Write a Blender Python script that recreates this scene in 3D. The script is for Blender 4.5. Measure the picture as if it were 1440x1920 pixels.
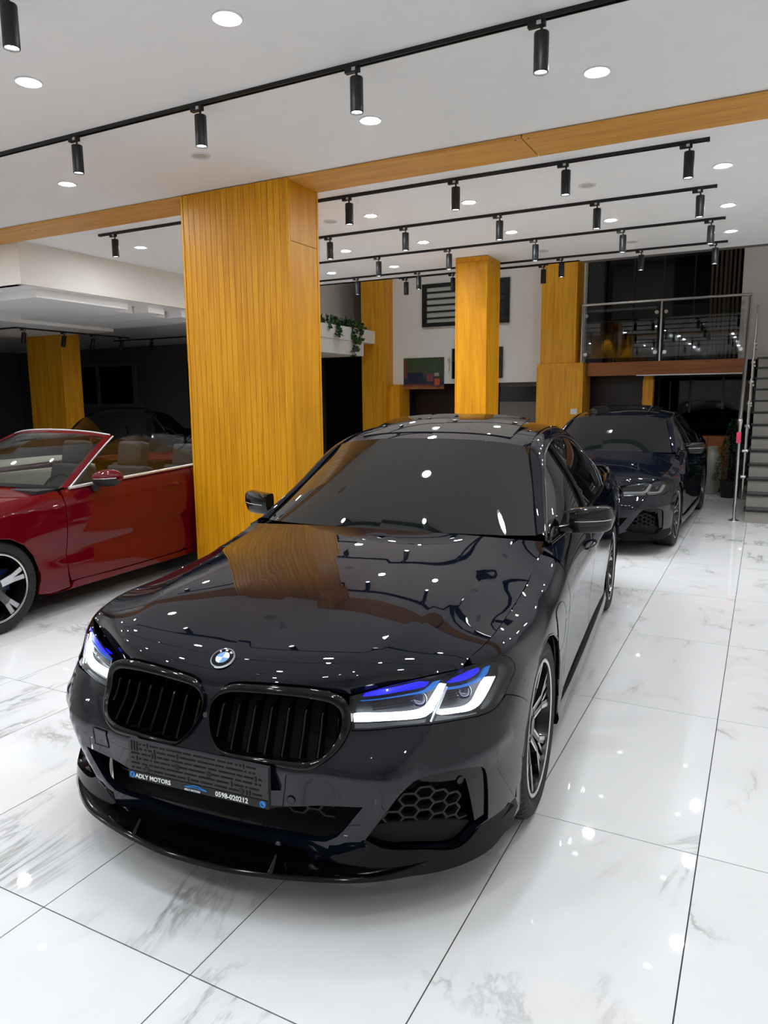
import bpy, bmesh, math, random
import numpy as np
from mathutils import Vector, Matrix
from mathutils.geometry import delaunay_2d_cdt
random.seed(7); np.random.seed(7)
for _o in list(bpy.data.objects): bpy.data.objects.remove(_o)
SC = bpy.context.scene
COL = SC.collection
# ------------------------------------------------------------------ camera
cam_d = bpy.data.cameras.new('camera'); cam = bpy.data.objects.new('camera', cam_d); COL.objects.link(cam)
cam_d.sensor_fit = 'VERTICAL'; cam_d.sensor_height = 36.0; cam_d.sensor_width = 27.0
cam_d.lens = 36.0*1358.489/1920.0; cam_d.clip_start = 0.05; cam_d.clip_end = 100
YAW, PIT, ROL = -0.480761706, 0.153000607, -0.00906327183
_f = Vector((math.sin(YAW)*math.cos(PIT), math.cos(YAW)*math.cos(PIT), -math.sin(PIT)))
_r = Vector((math.cos(YAW), -math.sin(YAW), 0)); _u = _r.cross(_f)
_c, _s = math.cos(ROL), math.sin(ROL)
_R = _c*_r+_s*_u; _U = -_s*_r+_c*_u
cam.matrix_world = Matrix(((_R.x,_U.x,-_f.x,0),(_R.y,_U.y,-_f.y,0),(_R.z,_U.z,-_f.z,1.61),(0,0,0,1)))
SC.camera = cam
# ------------------------------------------------------------------ world (night outside), exposure
W = bpy.data.worlds.new('world'); SC.world = W; W.use_nodes = True
W.node_tree.nodes['Background'].inputs[0].default_value = (0.02,0.023,0.03,1)
W.node_tree.nodes['Background'].inputs[1].default_value = 0.15
SC.view_settings.view_transform = 'Standard'; SC.view_settings.look = 'None'
SC.view_settings.gamma = 1.0; SC.view_settings.use_curve_mapping = False
SC.view_settings.exposure = 0.84
HC = 3.42                      # ceiling height
P_DOWN = 225.0                  # emission strength of a lit downlight
P_SPOT = 13.0                  # watts of a track spot
# ------------------------------------------------------------------ materials
MATS = {}
def s2l(c): return tuple(((v/12.92) if v <= .04045 else ((v+.055)/1.055)**2.4) for v in (x/255.0 for x in c))
def mat(name, col, rough=.5, metal=0.0, spec=.5, coat=0.0, coat_rough=.03, noise=.06, nscale=8.0, bump=0.0, emit=None, estr=0.0, trans=0.0, ior=1.45, alpha=1.0, lin=False, coat_ior=1.5):
    if name in MATS: return MATS[name]
    m = bpy.data.materials.new(name); m.use_nodes = True; nt = m.node_tree; b = nt.nodes['Principled BSDF']
    c = col if lin else s2l(col)
    if noise > 0:
        tc = nt.nodes.new('ShaderNodeTexCoord'); no = nt.nodes.new('ShaderNodeTexNoise'); no.inputs['Scale'].default_value = nscale; no.inputs['Detail'].default_value = 4
        nt.links.new(tc.outputs['Object'], no.inputs['Vector'])
        mx = nt.nodes.new('ShaderNodeMix'); mx.data_type = 'RGBA'
        mx.inputs['A'].default_value = tuple(v*(1-noise) for v in c)+(1,); mx.inputs['B'].default_value = tuple(min(1,v*(1+noise)) for v in c)+(1,)
        nt.links.new(no.outputs['Fac'], mx.inputs['Factor']); nt.links.new(mx.outputs['Result'], b.inputs['Base Color'])
        if bump > 0:
            bp = nt.nodes.new('ShaderNodeBump'); bp.inputs['Strength'].default_value = bump; bp.inputs['Distance'].default_value = .002
            nt.links.new(no.outputs['Fac'], bp.inputs['Height']); nt.links.new(bp.outputs['Normal'], b.inputs['Normal'])
    else: b.inputs['Base Color'].default_value = c+(1,)
    b.inputs['Roughness'].default_value = rough; b.inputs['Metallic'].default_value = metal
    b.inputs['Specular IOR Level'].default_value = spec; b.inputs['Coat Weight'].default_value = coat; b.inputs['Coat Roughness'].default_value = coat_rough; b.inputs['Coat IOR'].default_value = coat_ior
    b.inputs['IOR'].default_value = ior; b.inputs['Transmission Weight'].default_value = trans; b.inputs['Alpha'].default_value = alpha
    if emit: b.inputs['Emission Color'].default_value = s2l(emit)+(1,); b.inputs['Emission Strength'].default_value = estr
    MATS[name] = m; return m
def wood_mat(name, base, dark, along='Z', scale=1.0, rough=.42):
    if name in MATS: return MATS[name]
    m = bpy.data.materials.new(name); m.use_nodes = True; nt = m.node_tree; b = nt.nodes['Principled BSDF']
    tc = nt.nodes.new('ShaderNodeTexCoord'); mp = nt.nodes.new('ShaderNodeMapping'); oi = nt.nodes.new('ShaderNodeObjectInfo')
    s = {'Z':(14,14,.9),'X':(.9,14,14),'Y':(14,.9,14)}[along]; mp.inputs['Scale'].default_value = tuple(v*scale for v in s)
    nt.links.new(tc.outputs['Object'], mp.inputs['Vector'])
    ad = nt.nodes.new('ShaderNodeVectorMath'); ad.operation = 'ADD'; nt.links.new(mp.outputs['Vector'], ad.inputs[0])
    sc = nt.nodes.new('ShaderNodeVectorMath'); sc.operation = 'SCALE'; sc.inputs['Scale'].default_value = 37.0
    cb = nt.nodes.new('ShaderNodeCombineXYZ'); nt.links.new(oi.outputs['Random'], cb.inputs[0]); nt.links.new(oi.outputs['Random'], cb.inputs[2]); nt.links.new(cb.outputs[0], sc.inputs[0]); nt.links.new(sc.outputs[0], ad.inputs[1])
    n1 = nt.nodes.new('ShaderNodeTexNoise'); n1.inputs['Scale'].default_value = 1.3; n1.inputs['Detail'].default_value = 6; n1.inputs['Distortion'].default_value = .8; nt.links.new(ad.outputs[0], n1.inputs['Vector'])
    n2 = nt.nodes.new('ShaderNodeTexNoise'); n2.inputs['Scale'].default_value = 9; n2.inputs['Detail'].default_value = 3; nt.links.new(ad.outputs[0], n2.inputs['Vector'])
    av = nt.nodes.new('ShaderNodeMath'); av.operation = 'MULTIPLY_ADD'; av.inputs[1].default_value = .35; nt.links.new(n2.outputs['Fac'], av.inputs[0]); nt.links.new(n1.outputs['Fac'], av.inputs[2])
    rp = nt.nodes.new('ShaderNodeValToRGB'); e = rp.color_ramp.elements; e[0].position = .45; e[0].color = s2l(dark)+(1,); e[1].position = .8; e[1].color = s2l(base)+(1,)
    nt.links.new(av.outputs[0], rp.inputs['Fac']); nt.links.new(rp.outputs['Color'], b.inputs['Base Color'])
    b.inputs['Roughness'].default_value = rough; b.inputs['Specular IOR Level'].default_value = .35
    MATS[name] = m; return m
def tile_mat():
    m = bpy.data.materials.new('marble_tile'); m.use_nodes = True; nt = m.node_tree; b = nt.nodes['Principled BSDF']; N = nt.nodes.new; L = nt.links.new
    tc = N('ShaderNodeTexCoord'); oi = N('ShaderNodeObjectInfo')
    cb = N('ShaderNodeCombineXYZ'); mu = N('ShaderNodeMath'); mu.operation = 'MULTIPLY'; mu.inputs[1].default_value = 53.0; L(oi.outputs['Random'], mu.inputs[0]); L(mu.outputs[0], cb.inputs[0]); L(mu.outputs[0], cb.inputs[2])
    ad = N('ShaderNodeVectorMath'); ad.operation = 'ADD'; L(tc.outputs['Object'], ad.inputs[0]); L(cb.outputs[0], ad.inputs[1])
    mp = N('ShaderNodeMapping'); mp.inputs['Rotation'].default_value = (0,0,math.radians(-32)); mp.inputs['Scale'].default_value = (1.5,.55,1); L(ad.outputs[0], mp.inputs['Vector'])
    n = N('ShaderNodeTexNoise'); n.inputs['Scale'].default_value = .95; n.inputs['Detail'].default_value = 7; n.inputs['Roughness'].default_value = .62; n.inputs['Distortion'].default_value = .7; L(mp.outputs[0], n.inputs['Vector'])
    sb = N('ShaderNodeMath'); sb.operation = 'SUBTRACT'; sb.inputs[1].default_value = .5; L(n.outputs['Fac'], sb.inputs[0])
    ab = N('ShaderNodeMath'); ab.operation = 'ABSOLUTE'; L(sb.outputs[0], ab.inputs[0])
    rp = N('ShaderNodeValToRGB'); e = rp.color_ramp.elements; e[0].position = 0.0; e[0].color = (1,1,1,1); e[1].position = .02; e[1].color = (0,0,0,1)
    L(ab.outputs[0], rp.inputs['Fac'])
    # break the veins up so that only some stretches show
    n2 = N('ShaderNodeTexNoise'); n2.inputs['Scale'].default_value = 2.1; n2.inputs['Detail'].default_value = 2; L(ad.outputs[0], n2.inputs['Vector'])
    r2 = N('ShaderNodeValToRGB'); e = r2.color_ramp.elements; e[0].position = .46; e[0].color = (0,0,0,1); e[1].position = .66; e[1].color = (1,1,1,1); L(n2.outputs['Fac'], r2.inputs['Fac'])
    ml = N('ShaderNodeMath'); ml.operation = 'MULTIPLY'; L(rp.outputs['Color'], ml.inputs[0]); L(r2.outputs['Color'], ml.inputs[1])
    # soft grey clouding beside the veins
    r3 = N('ShaderNodeValToRGB'); e = r3.color_ramp.elements; e[0].position = 0.0; e[0].color = (.24,.24,.24,1); e[1].position = .075; e[1].color = (0,0,0,1); L(ab.outputs[0], r3.inputs['Fac'])
    m3 = N('ShaderNodeMath'); m3.operation = 'MULTIPLY'; L(r3.outputs['Color'], m3.inputs[0]); L(r2.outputs['Color'], m3.inputs[1])
    mxx = N('ShaderNodeMath'); mxx.operation = 'MAXIMUM'; L(ml.outputs[0], mxx.inputs[0]); L(m3.outputs[0], mxx.inputs[1])
    mx = N('ShaderNodeMix'); mx.data_type = 'RGBA'; mx.inputs['A'].default_value = (.80,.80,.80,1); mx.inputs['B'].default_value = (.36,.36,.355,1)
    L(mxx.outputs[0], mx.inputs['Factor']); L(mx.outputs['Result'], b.inputs['Base Color'])
    b.inputs['Roughness'].default_value = .028; b.inputs['Specular IOR Level'].default_value = .5; b.inputs['IOR'].default_value = 1.5
    MATS['marble_tile'] = m; return m
M_PLASTER = mat('ceiling_paint', (247,246,244), .85, noise=.02)
M_WALL = mat('wall_paint', (238,233,226), .85, noise=.03)
M_GREY = mat('grey_wall_paint', (120,116,114), .8, noise=.05)
M_DARKWALL = mat('dark_wall_paint', (104,102,102), .8, noise=.06)
M_WOOD = wood_mat('oak_vertical', (228,161,20), (202,131,8), 'Z')
M_WOODX = wood_mat('oak_crosswise', (226,166,84), (204,142,62), 'X')
M_GROOVE = mat('groove_brown', (92,52,14), .7)
M_BLACK = mat('black_powder_coat', (17,17,18), .45, noise=.1)
M_GLOSSBLK = mat('gloss_black_plastic', (5,5,6), .05, spec=.42, noise=0)
M_LENS = mat('lamp_lens', (255,255,255), .4, noise=0, emit=(243,249,255), estr=P_DOWN)
M_SPOTLENS = mat('spot_lens', (255,255,255), .4, noise=0, emit=(250,252,255), estr=6)
M_OFFLENS = mat('unlit_diffuser', (196,194,188), .6)
M_RIM = mat('white_lamp_rim', (222,222,222), .35)
M_STEEL = mat('brushed_steel', (200,198,195), .28, metal=1.0, noise=.05, nscale=40)
M_DGLASS = mat('dark_glass', (6,7,8), .03, spec=.5, noise=.02)
M_TILE = tile_mat()
M_GROUT = mat('grout', (58,57,56), .9)
# ------------------------------------------------------------------ object helpers
def new_obj(name, me, parent=None, m=None, smooth=False):
    o = bpy.data.objects.new(name, me); COL.objects.link(o)
    if m is not None and me is not None and not me.materials: me.materials.append(m)
    if parent is not None: o.parent = parent
    if smooth and me is not None:
        for p in me.polygons: p.use_smooth = True
    return o
def tag(o, label=None, cat=None, group=None, kind=None):
    if label: o['label'] = label
    if cat: o['category'] = cat
    if group: o['group'] = group
    if kind: o['kind'] = kind
    return o
def empty(name, loc=(0,0,0), rz=0.0, label=None, cat=None, group=None, parent=None):
    o = bpy.data.objects.new(name, None); COL.objects.link(o); o.location = loc; o.rotation_euler = (0,0,rz); o.empty_display_size = .1
    if parent is not None: o.parent = parent
    return tag(o, label, cat, group)
def me_from(name, V, F):
    me = bpy.data.meshes.new(name); me.from_pydata([tuple(map(float,v)) for v in V], [], F); me.update(); return me
def bm_box(bm, a, b, M=None):
    (x0,y0,z0),(x1,y1,z1) = a,b
    vs = [bm.verts.new((M @ Vector(p)) if M is not None else p) for p in ((x0,y0,z0),(x1,y0,z0),(x1,y1,z0),(x0,y1,z0),(x0,y0,z1),(x1,y0,z1),(x1,y1,z1),(x0,y1,z1))]
    for f in ((3,2,1,0),(4,5,6,7),(0,1,5,4),(1,2,6,5),(2,3,7,6),(3,0,4,7)): bm.faces.new([vs[i] for i in f])
    return vs
def bm_cyl(bm, p0, p1, r0, r1=None, n=24, caps=True):
    p0 = Vector(p0); p1 = Vector(p1); r1 = r0 if r1 is None else r1; d = (p1-p0).normalized(); q = d.to_track_quat('Z','Y')
    a = [bm.verts.new(p0+q@Vector((r0*math.cos(t),r0*math.sin(t),0))) for t in (2*math.pi*i/n for i in range(n))]
    b = [bm.verts.new(p1+q@Vector((r1*math.cos(t),r1*math.sin(t),0))) for t in (2*math.pi*i/n for i in range(n))]
    for i in range(n): bm.faces.new((a[i],a[(i+1)%n],b[(i+1)%n],b[i]))
    if caps: bm.faces.new(list(reversed(a))); bm.faces.new(b)
def bm_lathe(bm, prof, n=32, M=None, close=False):
    """prof: list of (r,z) revolved about Z"""
    rings = []
    for r,z in prof:
        rings.append([bm.verts.new((M@Vector((r*math.cos(t),r*math.sin(t),z))) if M is not None else (r*math.cos(t),r*math.sin(t),z)) for t in (2*math.pi*i/n for i in range(n))])
    pr = list(zip(rings, rings[1:]+([rings[0]] if close else [])))
    if not close: pr = pr[:len(rings)-1]
    for a,b in pr:
        for i in range(n): bm.faces.new((a[i],a[(i+1)%n],b[(i+1)%n],b[i]))
    return rings
def bm_done(bm, name, m, parent=None, smooth=None, bevel=0.0, seg=2):
    if bevel > 0: bmesh.ops.bevel(bm, geom=list(bm.edges), offset=bevel, segments=seg, profile=.7, affect='EDGES', clamp_overlap=True)
    bmesh.ops.recalc_face_normals(bm, faces=list(bm.faces))
    me = bpy.data.meshes.new(name); bm.to_mesh(me); bm.free()
    o = new_obj(name, me, parent, m)
    if smooth is not None:
        for p in me.polygons: p.use_smooth = True
        if smooth < 179: me.set_sharp_from_angle(angle=math.radians(smooth))
    return o
def box(name, a, b, m, parent=None, bevel=0.0):
    bm = bmesh.new(); bm_box(bm, a, b); return bm_done(bm, name, m, parent, bevel=bevel, smooth=None)
def struct(o): o['kind'] = 'structure'; return o
def copy_tree(o, parent=None, skip=()):
    c = o.copy(); COL.objects.link(c); c.parent = parent
    for ch in list(o.children):
        if ch.name.split('.')[0] in skip: continue
        copy_tree(ch, c, skip)
    return c
# ================================================================== THE ROOM
FX0, FX1, FY0, FY1 = -18.0, 3.0, -6.0, 18.0
# ---- floor: marble tiles 0.62 x 1.24 with open joints
TA, TB, TX, TY = .61858, 1.23721, -.11178, 1.36781
floor = struct(box('floor', (FX0,FY0,-.10), (FX1,FY1,-.003), M_GROUT))
bm = bmesh.new(); g = .0021
bm_box(bm, (g,g,-.010), (TA-g,TB-g,0))
me_t = bpy.data.meshes.new('tile'); bmesh.ops.recalc_face_normals(bm, faces=list(bm.faces)); bm.to_mesh(me_t); bm.free(); me_t.materials.append(M_TILE)
cells = [(i,j) for i in range(-27,5) for j in range(-6,13)]
near = [(i,j) for (i,j) in cells if -13 <= i <= 2 and -2 <= j <= 10]
# extend to the left bay as far as single tiles can be told apart
near += [(i,j) for (i,j) in cells if -18 <= i < -13 and 0 <= j <= 8]
nearset = set(near)
for (i,j) in near:
    t = new_obj('tile', me_t, floor); t.location = (TX+i*TA, TY+j*TB, 0)
bm = bmesh.new()
for (i,j) in cells:
    if (i,j) in nearset: continue
    x,y = TX+i*TA, TY+j*TB
    if x < FX0 or x > FX1-TA or y < FY0 or y > FY1-TB: continue
    bm_box(bm, (x+g,y+g,-.010), (x+TA-g,y+TB-g,0))
o = bm_done(bm, 'tile_field', M_TILE, floor); o['kind'] = 'stuff'
# ---- ceilings
bm = bmesh.new()
bm_box(bm, (-12.0,-6,HC), (3,5.64,HC+.2)); bm_box(bm, (-7.54,5.64,HC), (3,10.15,HC+.2))
ceiling = struct(bm_done(bm, 'ceiling', M_PLASTER))
# dropped fascia beside the left bay and the lower stepped ceiling of that bay
bm = bmesh.new(); bm_box(bm,(-18,5.66,2.95),(-7.64,11.7,3.05)); bm_box(bm,(-18,11.7,2.95),(-9.6,16,3.05)); ceil_low = struct(bm_done(bm,'ceiling_lower',M_PLASTER))
fas = struct(box('trim_1', (-7.64,5.64,2.95), (-7.54,11.7,HC), mat('fascia_paint',(236,230,220),.85,noise=.03)))
struct(box('trim_2', (-12,5.64,2.95), (-7.64,5.74,HC), MATS['fascia_paint']))
for k,(x0,x1,y0,y1,z0) in enumerate([(-9.3,-7.70,5.95,7.36,2.85),(-9.9,-7.98,7.36,7.70,2.85),(-9.9,-7.70,7.72,8.02,2.85),(-9.9,-8.0,8.02,8.35,2.85),(-9.9,-7.72,8.40,8.75,2.85),(-9.9,-8.1,8.75,9.1,2.85),(-12.2,-9.9,6.6,9.1,2.80)]):
    struct(box('trim_%d'%(k+3), (x0,y0,z0), (x1,y1,2.95), M_PLASTER))
# upper void behind the ceiling edge
struct(box('ceiling_back', (-8.7,10.05,5.2), (3,18,5.3), M_PLASTER))
struct(box('trim_12', (-2.3,10.15,HC+.0), (3,10.30,5.2), M_DARKWALL))
# ---- walls
KB = 14.4/10.7                 # the rear wall stands 14.4 m away
wall_back = struct(box('wall_back', (-7.30,14.43,1.947), (-3.16,14.6,5.2), M_WALL))
struct(box('wall_void', (-8.7,10.15,3.08), (-8.6,16,5.2), M_WALL))
struct(box('trim_13', (-8.6,10.05,HC+.0), (-2.3,10.15,5.2), M_WALL))
struct(box('wall_right', (2.2,-6,0), (2.3,18,5.2), M_WALL))
struct(box('wall_front', (-9.6,-6.1,0), (3,-6.0,HC), M_WALL))
struct(box('wall_side', (-9.6,-6.0,0), (-9.5,4.9,HC), M_WALL))
struct(box('wall_left', (-18.1,-6,0), (-18,18,HC), M_DARKWALL))
struct(box('wall_far', (-18,16,0), (-7.5,16.1,3.1), M_DARKWALL))
struct(box('wall_end', (-7.6,17.9,0), (3,18,5.3), M_DARKWALL))
# ---- big slatted wood column
def slat_column():
    X0,X1,Y0,Y1 = -4.71,-3.56,5.18,5.63
    c = empty('wood_column', ((X0+X1)/2,(Y0+Y1)/2,0), 0, 'wide wood column clad with vertical grooved slats behind the black sedan', 'column')
    ox,oy = (X0+X1)/2,(Y0+Y1)/2
    box('core', (X0+.012-ox,Y0+.012-oy,0), (X1-.012-ox,Y1-.012-oy,HC-.004), M_GROOVE, c)
    n = 18; w = (X1-X0-.05)/n
    me = None
    for i in range(n):
        x = X0+.025+i*w-ox
        if me is None:
            p = box('slat', (.0016,0,0), (w-.0016,.014,HC-.012), M_WOOD, c, bevel=.0012); me = p.data
        else: p = new_obj('slat', me, c)
        p.location = (x,Y0-oy,.004)
    # corner posts and plain side panels
    for sx,xa,xb in (('l',X0,X0+.023),('r',X1-.023,X1)):
        box('corner_trim', (xa-ox,Y0-.004-oy,.004), (xb-ox,Y0+.016-oy,HC-.008), M_WOOD, c, bevel=.0015)
    for xa,xb in ((X0,X0+.012),(X1-.012,X1)):
        box('side_panel', (xa-ox,Y0+.018-oy,.004), (xb-ox,Y1-.03-oy,2.92), M_WOOD, c, bevel=.0012)
        box('side_panel', (xa-ox,Y0+.018-oy,2.924), (xb-ox,Y1-.03-oy,HC-.008), M_WOOD, c, bevel=.0012)
        box('corner_trim', (xa-(.004 if xa<ox-1 or xa==X0 else 0)-ox,Y1-.028-oy,.004), (xb+(.004 if xb==X1 else 0)-ox,Y1-oy,HC-.008), M_WOOD, c, bevel=.0015)
    box('back_panel', (X0-ox,Y1-.012-oy,.004), (X1-ox,Y1+.002-oy,HC-.012), M_WOOD, c)
slat_column()
# ---- plain framed wood columns
def plain_column(name, x0,x1,y0,y1, z0, z1, label, frame=True, m=None, group=None):
    m = m or M_WOOD
    ox,oy = (x0+x1)/2,(y0+y1)/2
    c = empty(name, (ox,oy,z0), 0, label, 'column', group); h = z1-z0-.006
    box('core', (x0+.01-ox,y0+.01-oy,0), (x1-.01-ox,y1-.01-oy,h), m, c)
    for (ax,ay,bx,by) in ((x0,y0,x1,y0+.012),(x0,y1-.012,x1,y1),(x0,y0+.013,x0+.012,y1-.013),(x1-.012,y0+.013,x1,y1-.013)):
        box('panel', (ax-ox,ay-oy,.003), (bx-ox,by-oy,h-.06), m, c, bevel=.001)
    if frame:
        box('head_trim', (x0-.006-ox,y0-.006-oy,h-.058), (x1+.006-ox,y1+.006-oy,h), m, c, bevel=.002)
        for (cx,cy) in ((x0,y0),(x1,y0),(x0,y1),(x1,y1)):
            box('corner_trim', (cx-.014-ox if cx==x1 else cx-.006-ox, cy-.014-oy if cy==y1 else cy-.006-oy, .003), (cx+.006-ox if cx==x1 else cx+.014-ox, cy+.006-oy if cy==y1 else cy+.014-oy, h-.06), m, c, bevel=.001)
    return c
plain_column('wood_column', -3.66,-3.24,9.10,9.60, 0,HC, 'free-standing square wood column in front of the window and the screen')
M_WOODB = wood_mat('oak_rear', (232,166,36), (206,134,20), 'Z')  # oak tone of the rear and bay columns, close to the vertical oak
plain_column('wood_column', -7.85,-7.27,14.07,14.43, 0,5.19, 'tall narrow wood column beside the ledge with trailing ivy', m=M_WOODB, frame=False)
plain_column('wood_box', -7.26,-7.0,14.2,14.7, 0,1.947, 'short wood box under the white wall beside the ivy column', m=M_WOODB, frame=False)
plain_column('wood_column', -3.85,-3.19,13.87,14.43, 2.27,5.19, 'upper wood column between the white wall and the mezzanine', m=M_WOODB, frame=False)
plain_column('wood_cabinet', -3.88,-3.01,13.76,14.43, 0,2.27, 'wood panelled box below the upper column, beside the parked dark sedan', m=M_WOODB, frame=False)
plain_column('wood_column', -11.95,-11.05,8.95,9.35, 0,2.85, 'brown wood column in the dark bay behind the red convertible', m=M_WOODB, frame=False)
# ---- wood soffit beam between the columns
def beam(x0,x1,label):
    c = empty('ceiling_beam', ((x0+x1)/2,5.41,3.395), 0, label, 'beam'); ox = (x0+x1)/2
    return c,ox
c,ox = beam(-3.556,2.9,'wood ceiling beam running right from the slatted column')
for xa,xb in ((-3.556,-1.615),(-1.605,1.2),(1.21,2.9)): box('soffit_panel', (xa-ox,-.22,0), (xb-ox,.22,.02), M_WOODX, c, bevel=.0015)
box('backing', (-3.556-ox,-.21,.0205), (2.9-ox,.21,.025), M_GROOVE, c)
for dx in (-1.66,-1.57):
    bm = bmesh.new(); bm_cyl(bm, (dx-ox,-.19,-.001),(dx-ox,-.19,.004), .008, n=12); bm_done(bm,'screw',M_BLACK,c)
c,ox = beam(-12.0,-4.714,'wood ceiling beam running left from the slatted column')
for xa,xb in ((-7.3,-4.714),(-9.8,-7.305),(-12,-9.805)): box('soffit_panel', (xa-ox,-.22,0), (xb-ox,.22,.02), M_WOODX, c, bevel=.0015)
box('backing', (-12-ox,-.21,.0205), (-4.72-ox,.21,.025), M_GROOVE, c)
for dx in (-6.95,-6.85,-5.2):
    bm = bmesh.new(); bm_cyl(bm, (dx-ox,-.06,-.001),(dx-ox,-.06,.004), .008, n=12); bm_done(bm,'screw',M_BLACK,c)
# ---- recessed downlights
def downlight_proto(lit):
    o = bpy.data.objects.new('downlight' if lit else 'ceiling_speaker', None); COL.objects.link(o)
    bm = bmesh.new(); bm_lathe(bm, [(.074,0),(.074,-.005),(.070,-.008),(.054,-.005),(.0525,-.001)], 40)
    bm_done(bm, 'rim', M_RIM, o, smooth=40)
    bm = bmesh.new(); bm_cyl(bm, (0,0,-.004),(0,0,-.001), .0528, n=40); bm_done(bm, 'diffuser' , M_LENS if lit else M_OFFLENS, o)
    return o
DL = [(-2.39,3.01,'directly above the hood of the black sedan, nearest of its row'),(-3.83,3.02,'near the top left corner of the view'),(-5.28,4.46,'left of the slatted column, in front of the wood beam'),(-2.40,4.46,'beside the third spotlight of the front track'),(-.95,4.45,'to the right of the last spotlight of the front track'),
 (-6.65,6.60,'just left of the slatted column, behind the beam'),(-3.58,6.64,'right of the slatted column, first of the row behind the beam'),(-2.55,6.65,'second lit one of the row right behind the beam'),(-.41,6.63,'at the right end of the row right behind the beam'),
 (-4.66,7.99,'leftmost of the row between the second and third back tracks'),(-3.63,8.01,'second from left between the second and third back tracks'),(-2.58,8.02,'third of the row between the second and third back tracks'),(-1.52,8.01,'fourth of the row between the second and third back tracks'),(-.43,7.97,'right end of the row between the second and third back tracks'),
 (-4.62,9.22,'leftmost of the rearmost row'),(-5.62,9.22,'of the rearmost row behind the slatted column'),(-.45,9.19,'right end of the rearmost row'),(-5.7,8.0,'hidden edge of the row by the slatted column')]
OFF = [(-3.84,4.46,'beneath the second spotlight of the front track'),(-4.05,6.64,'just right of the slatted column'),(-1.47,6.65,'between the two first back tracks'),(-2.55,9.22,'near the free-standing column'),(-1.5,9.21,'in the rearmost row near the mezzanine')]
ADDED_DL = [(.65,6.63),(.65,8.0),(.65,9.2),(.5,4.45),(-8.1,4.46),(-8.1,3.02),(-.95,3.02),(-5.28,3.02),(-6.7,4.46),(-6.7,3.02),(-2.4,1.0),(-3.84,1.0),(-.95,1.0),(-5.28,1.0),(.5,1.0),(-2.4,-1.0),(-3.84,-1.0),(-.95,-1.0),(-5.28,-1.0),(.5,-1.0),(-2.4,-3.0),(-5.5,6.62),(-3.55,9.3),(-8.1,1.0),(-8.1,-1.0),(-6.7,1.0)]  # downlights added out of view to brighten the ceiling and floor
dl0 = downlight_proto(True); off0 = downlight_proto(False)
first = True
for x,y,w in DL:
    o = dl0 if first else copy_tree(dl0); first = False
    o.location = (x,y,HC); tag(o, 'lit round recessed downlight '+w, 'downlight', 'recessed ceiling downlights')
for x,y in ADDED_DL:
    o = copy_tree(dl0); o.location = (x,y,HC); tag(o, 'added round downlight out of view, brightening the ceiling and floor', 'downlight', 'added ceiling downlights out of view')
for x,y in ((-6.4,12.2),(-4.6,12.2),(-2.6,11.6),(.6,12.2)):  # unseen lamps added above the void to light the rear wall
    o = copy_tree(dl0); o.location = (x,y,5.195); tag(o, 'added round downlight in the unseen high ceiling, lighting the rear wall', 'downlight', 'added downlights of the rear void')
first = True
for x,y,w in OFF:
    o = off0 if first else copy_tree(off0); first = False
    o.location = (x,y,HC); tag(o, 'unlit grey round ceiling disc '+w, 'ceiling disc', 'unlit ceiling discs')
# ---- track lighting
def track(x0,x1,y,label,z=HC,along='X',m=None):
    bm = bmesh.new()
    L = x1-x0
    for a,b in (((-L/2,-.017,-.022),(L/2,-.009,0)),((-L/2,.009,-.022),(L/2,.017,0)),((-L/2,-.009,-.006),(L/2,.009,0)),((-L/2,-.018,-.024),(-L/2+.02,.018,0)),((L/2-.02,-.018,-.024),(L/2,.018,0))): bm_box(bm,a,b)
    o = bm_done(bm, 'light_track', M_BLACK)
    if along == 'X': o.location = ((x0+x1)/2,y,z)
    else: o.location = (y,(x0+x1)/2,z); o.rotation_euler = (0,0,math.pi/2)
    tag(o, label, 'light track'); return o
def spot_proto(lit=True):
    o = bpy.data.objects.new('track_spotlight', None); COL.objects.link(o)
    box('adaptor', (-.055,-.015,-.048), (.03,.015,-.012), M_BLACK, o, bevel=.002)
    bm = bmesh.new(); bm_cyl(bm, (.012,0,-.085),(.012,0,-.046), .007, n=12); bm_done(bm,'stem',M_BLACK,o,smooth=40)
    box('rating_label', (-.01,-.0158,-.042), (.012,-.0149,-.024), M_OFFLENS, o)
    bm = bmesh.new(); bm_lathe(bm, [(0,-.075),(.0335,-.075),(.036,-.079),(.036,-.252),(.035,-.255),(.031,-.255),(.0305,-.243)], 28, Matrix.Translation((.012,0,0)))
    bm_done(bm, 'can', M_BLACK, o, smooth=35)
    bm = bmesh.new(); bm_cyl(bm, (.012,0,-.247),(.012,0,-.241), .0308, n=24); bm_done(bm, 'lens', M_SPOTLENS if lit else M_BLACK, o)
    if lit:
        ld = bpy.data.lights.new('spot_beam','SPOT'); ld.energy = P_SPOT; ld.spot_size = math.radians(74); ld.spot_blend = .65; ld.shadow_soft_size = .022; ld.color = (.96,.985,1.0)
        lo = bpy.data.objects.new('spot_beam', ld); COL.objects.link(lo); lo.parent = o; lo.location = (.012,0,-.262)
    return o
sp0 = spot_proto(True); spd = spot_proto(False)
_used = {'l':False,'d':False}
def spot(x,y,label,group,z=HC,lit=True,rz=0,tilt=0):
    k = 'l' if lit else 'd'; src = sp0 if lit else spd
    o = copy_tree(src) if _used[k] else src; _used[k] = True
    o.location = (x-.012,y,z); o.rotation_euler = (tilt,0,rz); tag(o, label, 'spotlight', group); return o
ordn = ['leftmost','second from left','third from left','fourth from left','fifth from left','sixth from left']
def row(n, y, x0, x1, xs, label, where):
    track(x0,x1,y,label)
    for i,x in enumerate(xs): spot(x,y,'black cylinder spotlight, %s on the %s'%(ordn[i],where),'spotlights on the '+where)
row(1,3.71,-7.6,1.6,[-5.4,-4.27,-3.18,-2.08,-1.06,.0],'long black light track crossing the ceiling nearest the viewer','front track')
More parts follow.
